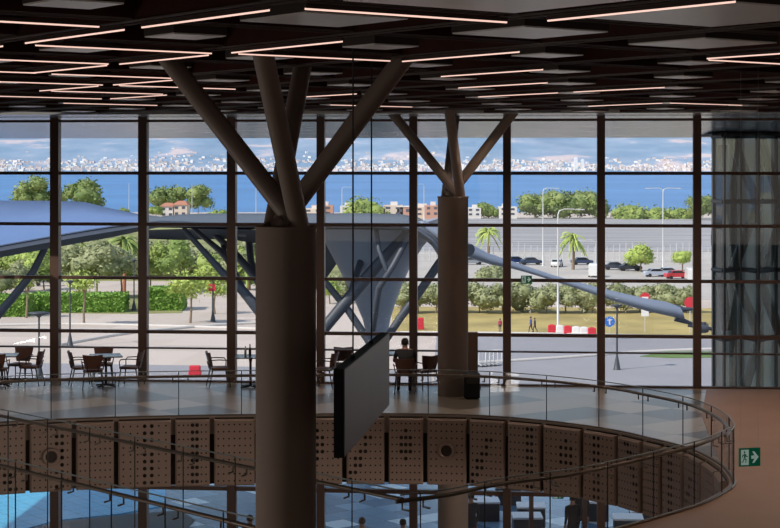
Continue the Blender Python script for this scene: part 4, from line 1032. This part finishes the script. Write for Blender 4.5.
# fence posts in front of the netted field
fr = empty('post_fence', (*gp(392, 262), GZ), label='long pale fence of thin posts in front of the netted field', cat='fence')
o0 = Vector((*gp(392, 262), GZ)); x1 = gp(740, 262)[0]
MB().box(((x1-o0.x)/2, 0, 1.4), (x1-o0.x, .05, .06)).box(((x1-o0.x)/2, 0, .6), (x1-o0.x, .05, .06)).build('rail', PALE, fr)
for k in range(56): MB().tube([((x1-o0.x)*k/55, 0, 0), ((x1-o0.x)*k/55, 0, 3.6+.5*math.sin(k*7))], .09, 6).build('post', PALE, fr)
# people on the pavement
x, y = gp(531, 333.5); person(Vector((x, y, GZ+.09)), 1.2, 'distant person in blue top walking on the pavement by the lawn', 'walk', shirt=(.05, .08, .3), trousers=(.04, .04, .06), scale=1.12)
x, y = gp(535, 333); person(Vector((x, y, GZ+.09)), 1.2, 'distant person in dark clothes beside the one in blue', 'walk', shirt=(.05, .05, .06), trousers=(.04, .04, .06), scale=1.0)
x, y = gp(500, 333); person(Vector((x, y, GZ+.09)), .3, 'distant person in a red top near the left end of the lawn', 'stand', shirt=(.5, .06, .12), trousers=(.04, .04, .06), scale=.95)

# ---------------------------------------------------------------- buildings near the shore
bw = [mat('house_white', (.75, .70, .66), .9), mat('house_cream', (.66, .56, .46), .9), mat('house_terracotta', (.55, .30, .22), .9)]; ROOF = mat('tile_roof', (.50, .22, .14), .9); WIN = mat('dark_window', (.08, .09, .12), .3)
def house(px, yt, yb, wpx, m, label, roof=False, floors=2, pent=None, depth=10):
    x, y = gp(px, yb); k = y/F; w_ = wpx*k; h = (yb-yt)*k; root = empty('house', (x, y, GZ), label=label, cat='building')
    hb = h*.8 if roof or pent else h
    wl_ = MB().box((0, depth/2, hb/2), (w_, depth, hb)).build('wall', m, root)
    n = max(2, int(w_/4))
    for f in range(floors):
        for i in range(n): MB().box((-w_/2+w_*(i+.5)/n, -.03, hb*(1-(f+.45)/(floors+.6))), (w_/n*.45, .1, hb/(floors+1)*.5)).build('window', WIN, wl_)
    if roof: MB().add([(-w_/2-.4, -.4, hb), (w_/2+.4, -.4, hb), (w_/2+.4, depth+.4, hb), (-w_/2-.4, depth+.4, hb), (-w_/4, depth/2, h), (w_/4, depth/2, h)], [(0, 1, 5, 4), (1, 2, 5), (2, 3, 4, 5), (3, 0, 4), (3, 2, 1, 0)]).build('roof', ROOF, root)
    elif pent: MB().box((w_*pent, depth/2, hb+h*.1), (w_*.35, depth*.5, h*.2)).build('roof_hut', bw[0], root)
    else: MB().box((0, depth/2, hb+.1), (w_+.5, depth+.5, .3)).build('roof', bw[0], root)
house(167, 203, 220.6, 14, bw[0], 'white villa with red tiled roof among the shore trees, left part', True); house(180, 201, 220.6, 14, bw[1], 'cream villa with red tiled roof among the shore trees, right part', True)
for a_ in [(322, 202, 219.3, 22, bw[2], 'terracotta and white apartment block right of the big column', False, 2, .1), (350, 203, 219.3, 20, bw[0], 'white flat roofed block behind the street lamp near the shore', False, 2, -.1), (376, 206, 219.3, 18, bw[1], 'low cream block behind the round shore tree', False, 1, .1), (393, 202, 219.3, 20, bw[1], 'cream apartment block with a rooftop hut left of the window post', False, 2, .05), (404, 207, 219.3, 14, bw[2], 'low terracotta block beside the window post', False, 1, None),
           (425, 204, 219.3, 26, bw[1], 'cream and terracotta block left of the farther column', False, 2, -.1), (432, 202, 219.9, 14, bw[2], 'terracotta block touching the farther column', False, 2, .1), (474, 205, 219.3, 14, bw[0], 'white block just right of the farther column', False, 2, .1), (508, 204, 219.3, 18, bw[0], 'white block with a rooftop hut between shore trees', False, 2, -.1), (313, 206, 219.9, 20, bw[1], 'cream block partly hidden by the big column struts', False, 2, .1)]:
    house(a_[0], a_[1], a_[2], a_[3], a_[4], a_[5], a_[6], a_[7], a_[8])
# red and white chimney mast
x, y = gp(371, 219.2); tag(MB().lathe([(1.2, 0), (.9, (219-172)*y/F*.6)], n=12).build('chimney_mast', WH, loc=(x, y+30, GZ)), 'thin pale mast behind the hanging cables near the shore', 'mast') if 0 else None

# ---------------------------------------------------------------- sculptural canopy
CANT = mat('canopy_fabric', (.12, .205, .42), .5, spec=.4, noise=.06, nscale=.05); CAND = mat('canopy_steel', (.055, .066, .088), .5); CANU = mat('canopy_underside', (.24, .28, .36), .6); CANG = mat('canopy_shell_grey', (.085, .10, .125), .5)
DC = 80.0
root = empty('entrance_canopy', pt(300, 360, DC)+Vector((0, 0, 0)), label='sweeping blue grey entrance canopy with funnel, branching legs and a long arm', cat='canopy'); CO = Vector(root.location)
def cp(px, py, d=DC): return pt(px, py, d)-CO
st_ = [(-70, 262, 200, 128), (0, 246, 200.5, 128), (53, 236.5, 200.8, 126), (85, 231, 202, 124), (111, 227, 208.5, 112), (139, 223.6, 214, 102), (160, 221.5, 216.5, 97), (180, 222, 214.5, 97), (200, 223, 213.6, 97), (240, 223.5, 213.3, 97), (300, 223.5, 213.3, 97), (360, 223.5, 213.2, 97), (400, 224, 214, 96), (418, 228, 217, 94), (432, 236, 225, 92), (442, 247, 238, 90)]
top = []; 
for px, yf, yb, db in st_: top.append([cp(px, yf), cp(px, yf*.45+yb*.55, DC*.55+db*.45), cp(px, yb, db)])
s = MB(); n = len(top); T = .28
vs_ = [p for r_ in top for p in r_]+[p-Vector((0, 0, T)) for r_ in top for p in r_]; N = 3*n; fs = []
for i in range(n-1):
    for k in range(2):
        a = i*3+k; fs.append((a, a+3, a+4, a+1)); fs.append((N+a+1, N+a+4, N+a+3, N+a))
    fs.append((i*3+2, i*3+5, N+i*3+5, N+i*3+2))
s.add(vs_, fs, True)
for i_, f_ in enumerate(s.f):
    if min(f_[0] % N, f_[1] % N) >= 15: s.m[i_] = 1
s.build('roof_fabric', [CANT, CANG], root)
# front edge beam: deep lip
low = [(-70, 276), (0, 257.5), (53, 247.8), (85, 242), (111, 237.5), (139, 231.5), (160, 227), (180, 227), (200, 227), (240, 227.5), (300, 228), (360, 228), (400, 229), (418, 234), (432, 246), (442, 262)]
s = MB(); fs = []; vs_ = []
for (px, yf, yb, db), (_, yl) in zip(st_, low):
    m_ = yf*.55+yl*.45
    vs_ += [cp(px, yf-1, DC+.3), cp(px, m_, DC-.5), cp(px, yl, DC-.1), cp(px, yl-1, DC+1.6), cp(px, yf, DC+1.2)]
for i in range(n-1):
    for k in range(5): fs.append((i*5+k, i*5+(k+1) % 5, i*5+5+(k+1) % 5, i*5+5+k))
s.add(vs_, [tuple(reversed(f)) for f in fs]+[(0, 1, 2, 3, 4), tuple(range(5*n-1, 5*n-6, -1))], False); s.build('edge_beam', CAND, root)
# inner curtain of fabric hanging under the roof
s = MB(); cur = [(148, 230, 239), (180, 229, 240), (226, 229, 239), (262, 230, 244), (300, 231, 284), (318, 231, 290), (328, 231, 276), (338, 231, 262), (352, 231, 250), (366, 231, 240)]
va = [cp(px, a, DC+7) for px, a, b in cur]; vb = [cp(px, b, DC+8) for px, a, b in cur]; nn = len(cur)
s.add(va+vb+[p+Vector((0, .12, 0)) for p in va+vb], [(i+1, i, nn+i, nn+i+1) for i in range(nn-1)]+[(2*nn+i, 2*nn+i+1, 3*nn+i+1, 3*nn+i) for i in range(nn-1)]+[(nn+i, nn+i+1, 3*nn+i+1, 3*nn+i) for i in range(nn-1)][::-1], True)
s.build('under_fabric', CANG, root)
# funnel
s = MB(); rings = [(379, 61, 222), (378, 58, 236), (375, 48, 250), (374, 37, 268), (374.5, 28, 286), (375.5, 20, 304), (376.5, 14, 320), (377, 10.5, 336), (377, 11, 352)]; n_s = 40; vs_ = []
for cx, hw, py in rings:
    for k in range(n_s):
        a = 2*math.pi*k/n_s; q = cp(cx, py, DC+5); rw = hw*(DC+5)/F
        vs_.append(q+Vector((rw*math.cos(a), rw*math.sin(a)*.8*(1 if rw > 1 else 1), .25*math.cos(2*a)*rw*.3)))
fs = [(i*n_s+k, (i+1)*n_s+k, (i+1)*n_s+(k+1) % n_s, i*n_s+(k+1) % n_s) for i in range(len(rings)-1) for k in range(n_s)]
s.add(vs_, fs, True); s.build('funnel', CANU, root)
FD2 = DC+5
def leg(pts, rr_, name='leg', d=None):
    ps = [cp(p[0], p[1], p[2] if len(p) > 2 else (d or DC+2)) for p in pts]; MB().tube(ps, [q*.72 for q in rr_] if isinstance(rr_, list) else rr_*.72, 10).build(name, CAND, root)
leg([(183, 228), (222, 272), (243, 291), (262, 314), (299, 356)], [.17, .25, .33, .40, .45]); leg([(193, 228, DC+6), (219, 250, DC+5), (228, 260, DC+4), (243, 291, DC+2)], [.15, .22, .25, .28]); leg([(221, 229, DC+10), (222, 243, DC+8), (226, 258, DC+5)], [.14, .16, .18])
leg([(208, 229, DC+8), (232, 250, DC+7), (256, 278, DC+6), (290, 330, DC+4), (299, 356, DC+2)], [.18, .26, .32, .38, .42])
leg([(248, 229, DC+12), (251, 262, DC+10), (262, 290, DC+8), (299, 356, DC+3)], .28)
leg([(412, 226), (375, 268), (350, 297), (326, 326), (301, 358)], [.22, .42, .42, .40, .44]); leg([(374, 228, DC+5), (364, 250, DC+4), (352, 290, DC+2)], [.2, .22, .25])
leg([(288, 240, DC+1), (326, 283), (348, 310), (368, 340), (376, 352)], [.2, .22, .25, .26, .3]); leg([(332, 231, DC+9), (356, 292, DC+8), (372, 338, DC+5)], .2); leg([(440, 262), (418, 294), (400, 318), (387, 338), (378, 352)], [.30, .30, .28, .27, .3]); leg([(409, 236, DC+.5), (393, 266, DC), (379, 288, DC), (373, 330, DC+2)], [.2, .22, .22, .2]); leg([(376, 228, DC+1), (379, 250, DC), (387, 271, DC)], .16)
leg([(470, 250, DC), (455, 246, DC+1), (440, 262, DC+2)], [.4, .35, .3])
leg([(300, 352, DC+2), (300, 470, DC+2)], [.5, .55], 'pillar'); leg([(377, 350, DC+4), (377, 478, DC+4)], [.5, .5], 'pillar')
MB().lathe([(.9, 0), (.9, .5), (.52, .7)], n=20).build('footing', CAND, root).location = Vector((cp(300, 360, DC+2).x, cp(300, 360, DC+2).y, GZ+.0-CO.z))
for pxx, dd in ((300, DC+2), (377, DC+4)):
    q = cp(pxx, 470, dd); MB().tube([(q.x, q.y, q.z), (q.x, q.y, GZ-CO.z)], .55, 14).build('pillar_foot', CAND, root)
leg([(51, 236), (33, 272), (14, 296), (-8, 322)], [.20, .26, .28, .3]); leg([(-8, 320), (-30, 345)], [.3, .4])
q = cp(-30, 344); MB().tube([(q.x, q.y, q.z), (q.x, q.y, GZ-CO.z)], .5, 14).build('pillar_foot', CAND, root)
# long tapering arm on the right
arm = [(425, 226, 6), (440, 236, 9.5), (455, 243, 9.5), (470, 250.5, 8.8), (490, 259, 6), (511, 264.5, 4.2), (535, 272, 3.4), (558, 279.5, 3.4), (578, 285.5, 4), (597, 291.5, 4.8), (622, 298.5, 6), (647, 305, 6.8), (668, 309, 7.5), (682, 313, 6.5)]
s = MB(); vs_ = []; ns = 12
for px, py, hw in arm:
    q = cp(px, py, DC+2); r_ = hw*(DC+2)/F
    for k in range(ns):
        a = 2*math.pi*k/ns; vs_.append(q+Vector((-.35*r_*math.sin(a), 1.3*r_*math.cos(a), r_*math.sin(a))))
m_ = len(arm); s.add(vs_, [(i*ns+k, i*ns+(k+1) % ns, (i+1)*ns+(k+1) % ns, (i+1)*ns+k) for i in range(m_-1) for k in range(ns)][::1], True); s.add(vs_[-ns:], [tuple(range(ns))]).add(vs_[:ns], [tuple(range(ns-1, -1, -1))])
s.build('arm', mat('canopy_arm', (.21, .25, .33), .4), root)
for ye, yc in ((307.5, 308), (325, 326)): MB().tube([cp(676, 309 if ye < 310 else 317, DC+2), cp(684, 309.5 if ye < 310 else 321, DC+2), cp(696, ye+1 if ye < 310 else ye, DC+2)], [.22, .12, .05], 8).build('arm_prong', CAND, root)
s = MB(); s.tube([cp(688, 325, DC+2), cp(712, 329, DC+2)], .09, 8).tube([cp(703, 322, DC+2), cp(703, 333, DC+2)], .16, 8).tube([cp(698, 328, DC+2), cp(708, 328, DC+2)], .22, 8); s.build('anchor', CAND, root)
q = cp(697.5, 328, DC+2); MB().tube([(q.x, q.y, q.z), (q.x, q.y, GZ-CO.z)], .13, 10).build('anchor_post', CAND, root)

# ---------------------------------------------------------------- glazed tower on the right
TG = glass_mat('tower_glass', (.86, .95, .95), .6, body=(.60, .80, .78), bodyf=.20, ior=1.7); TS = mat('tower_steel', (.05, .06, .065), .5); TI = mat('tower_inside', (.80, .88, .86), .8, noise=.2, nscale=.3)
TD = 47.0
root = empty('glazed_tower', (0, 0, 0), label='tall folded teal glass tower with steel trusses outside the window wall, at the right', cat='tower')
o = pt(745, 170, TD); root.location = (o.x, o.y, TZ); TO = Vector((o.x, o.y, TZ))
fins = [(713, 47.4), (724, 46.6), (740, 47.4), (758, 46.5), (776, 47.3), (796, 46.4), (818, 47.2), (842, 46.3)]
ztop = EYE-(135.5-166)*TD/F; cuts = [TZ, EYE-(338-166)*TD/F, EYE-(270-166)*TD/F, EYE-(201.5-166)*TD/F, ztop]
for (x0, d0), (x1, d1) in zip(fins, fins[1:]):
    a = pt(x0, 166, d0)-TO; b = pt(x1, 166, d1)-TO
    for z0, z1 in zip(cuts, cuts[1:]):
        t = (b-a); t.z = 0; t.normalize(); nrm = Vector((t.y, -t.x, 0))*.03
        g_ = MB(); z0_, z1_ = z0-TO.z+.03, z1-TO.z-.03
        g_.add([(a.x, a.y, z0_), (b.x, b.y, z0_), (b.x, b.y, z1_), (a.x, a.y, z1_)], [(0, 1, 2, 3)]); g_.build('glass_panel', TG, root)
    for z in cuts[1:]: MB().tube([(a.x, a.y, z-TO.z), (b.x, b.y, z-TO.z)], .07 if z < ztop-.1 else .09, 6).build('crossbar', TS, root)
for x0, d0 in fins:
    a = pt(x0, 166, d0)-TO; MB().box((a.x, a.y-.02, (ztop-TZ)/2), (.05, .22, ztop-TZ)).build('fin', TS, root)
a = pt(711, 166, 48.3)-TO; b = pt(850, 166, 47.5)-TO
for x0, x1, z0, z1 in ((730, 757, 133, 205), (757, 733, 205, 270), (733, 760, 270, 338), (760, 735, 338, 420), (759, 785, 133, 215), (785, 762, 205, 285), (762, 790, 285, 360), (722, 716, 145, 240), (716, 727, 240, 330)):
    MB().tube([pt(x0, z0, 47.8)-TO, pt(x1, z1, 47.8)-TO], .15, 8).build('truss', TS, root)
for x0 in (733, 760, 787): MB().tube([pt(x0, 131, 48.6)-TO, Vector((pt(x0, 166, 48.6).x-TO.x, pt(x0, 166, 48.6).y-TO.y, 0))], .11, 8).build('truss_post', TS, root)
MB().box(((a.x+b.x)/2+.3, 2.6, (ztop-TZ)/2), (b.x-a.x, .2, ztop-TZ)).build('inner_wall', TI, root)
MB().box(((a.x+b.x)/2+.2, .9, ztop-TZ+.025), (b.x-a.x+.9, 2.2, .06)).build('tower_roof', TS, root)

# ---------------------------------------------------------------- terrace seats with white tops
CB = mat('cube_dark', (.05, .06, .07), .5); CW = mat('cube_white', (.93, .95, .97), .4)
for i, (px, py, d_) in enumerate([(485, 511, 52.5), (531, 515, 51.7), (527, 525, 50.2), (508, 509, 55), (595, 512, 52.5), (644, 517, 51.0), (628, 520, 50.0), (462, 520, 50.5)]):
    p = pt(px, py, d_); 
    root = empty('cube_seat', (p.x, p.y, TZ), R.uniform(-.15, .15), label='dark cube seat with a white top on the lower terrace, %s from the left' % ORD[[1, 4, 3, 2, 5, 7, 6, 0][i]], cat='seat', group='cube seats on the lower terrace')
    MB().cbox((0, 0, .27), (.84, .84, .54), b=.02).build('seat_body', CB, root); MB().cbox((0, 0, .575), (.88, .88, .06), b=.015).build('seat_top', CW, root)
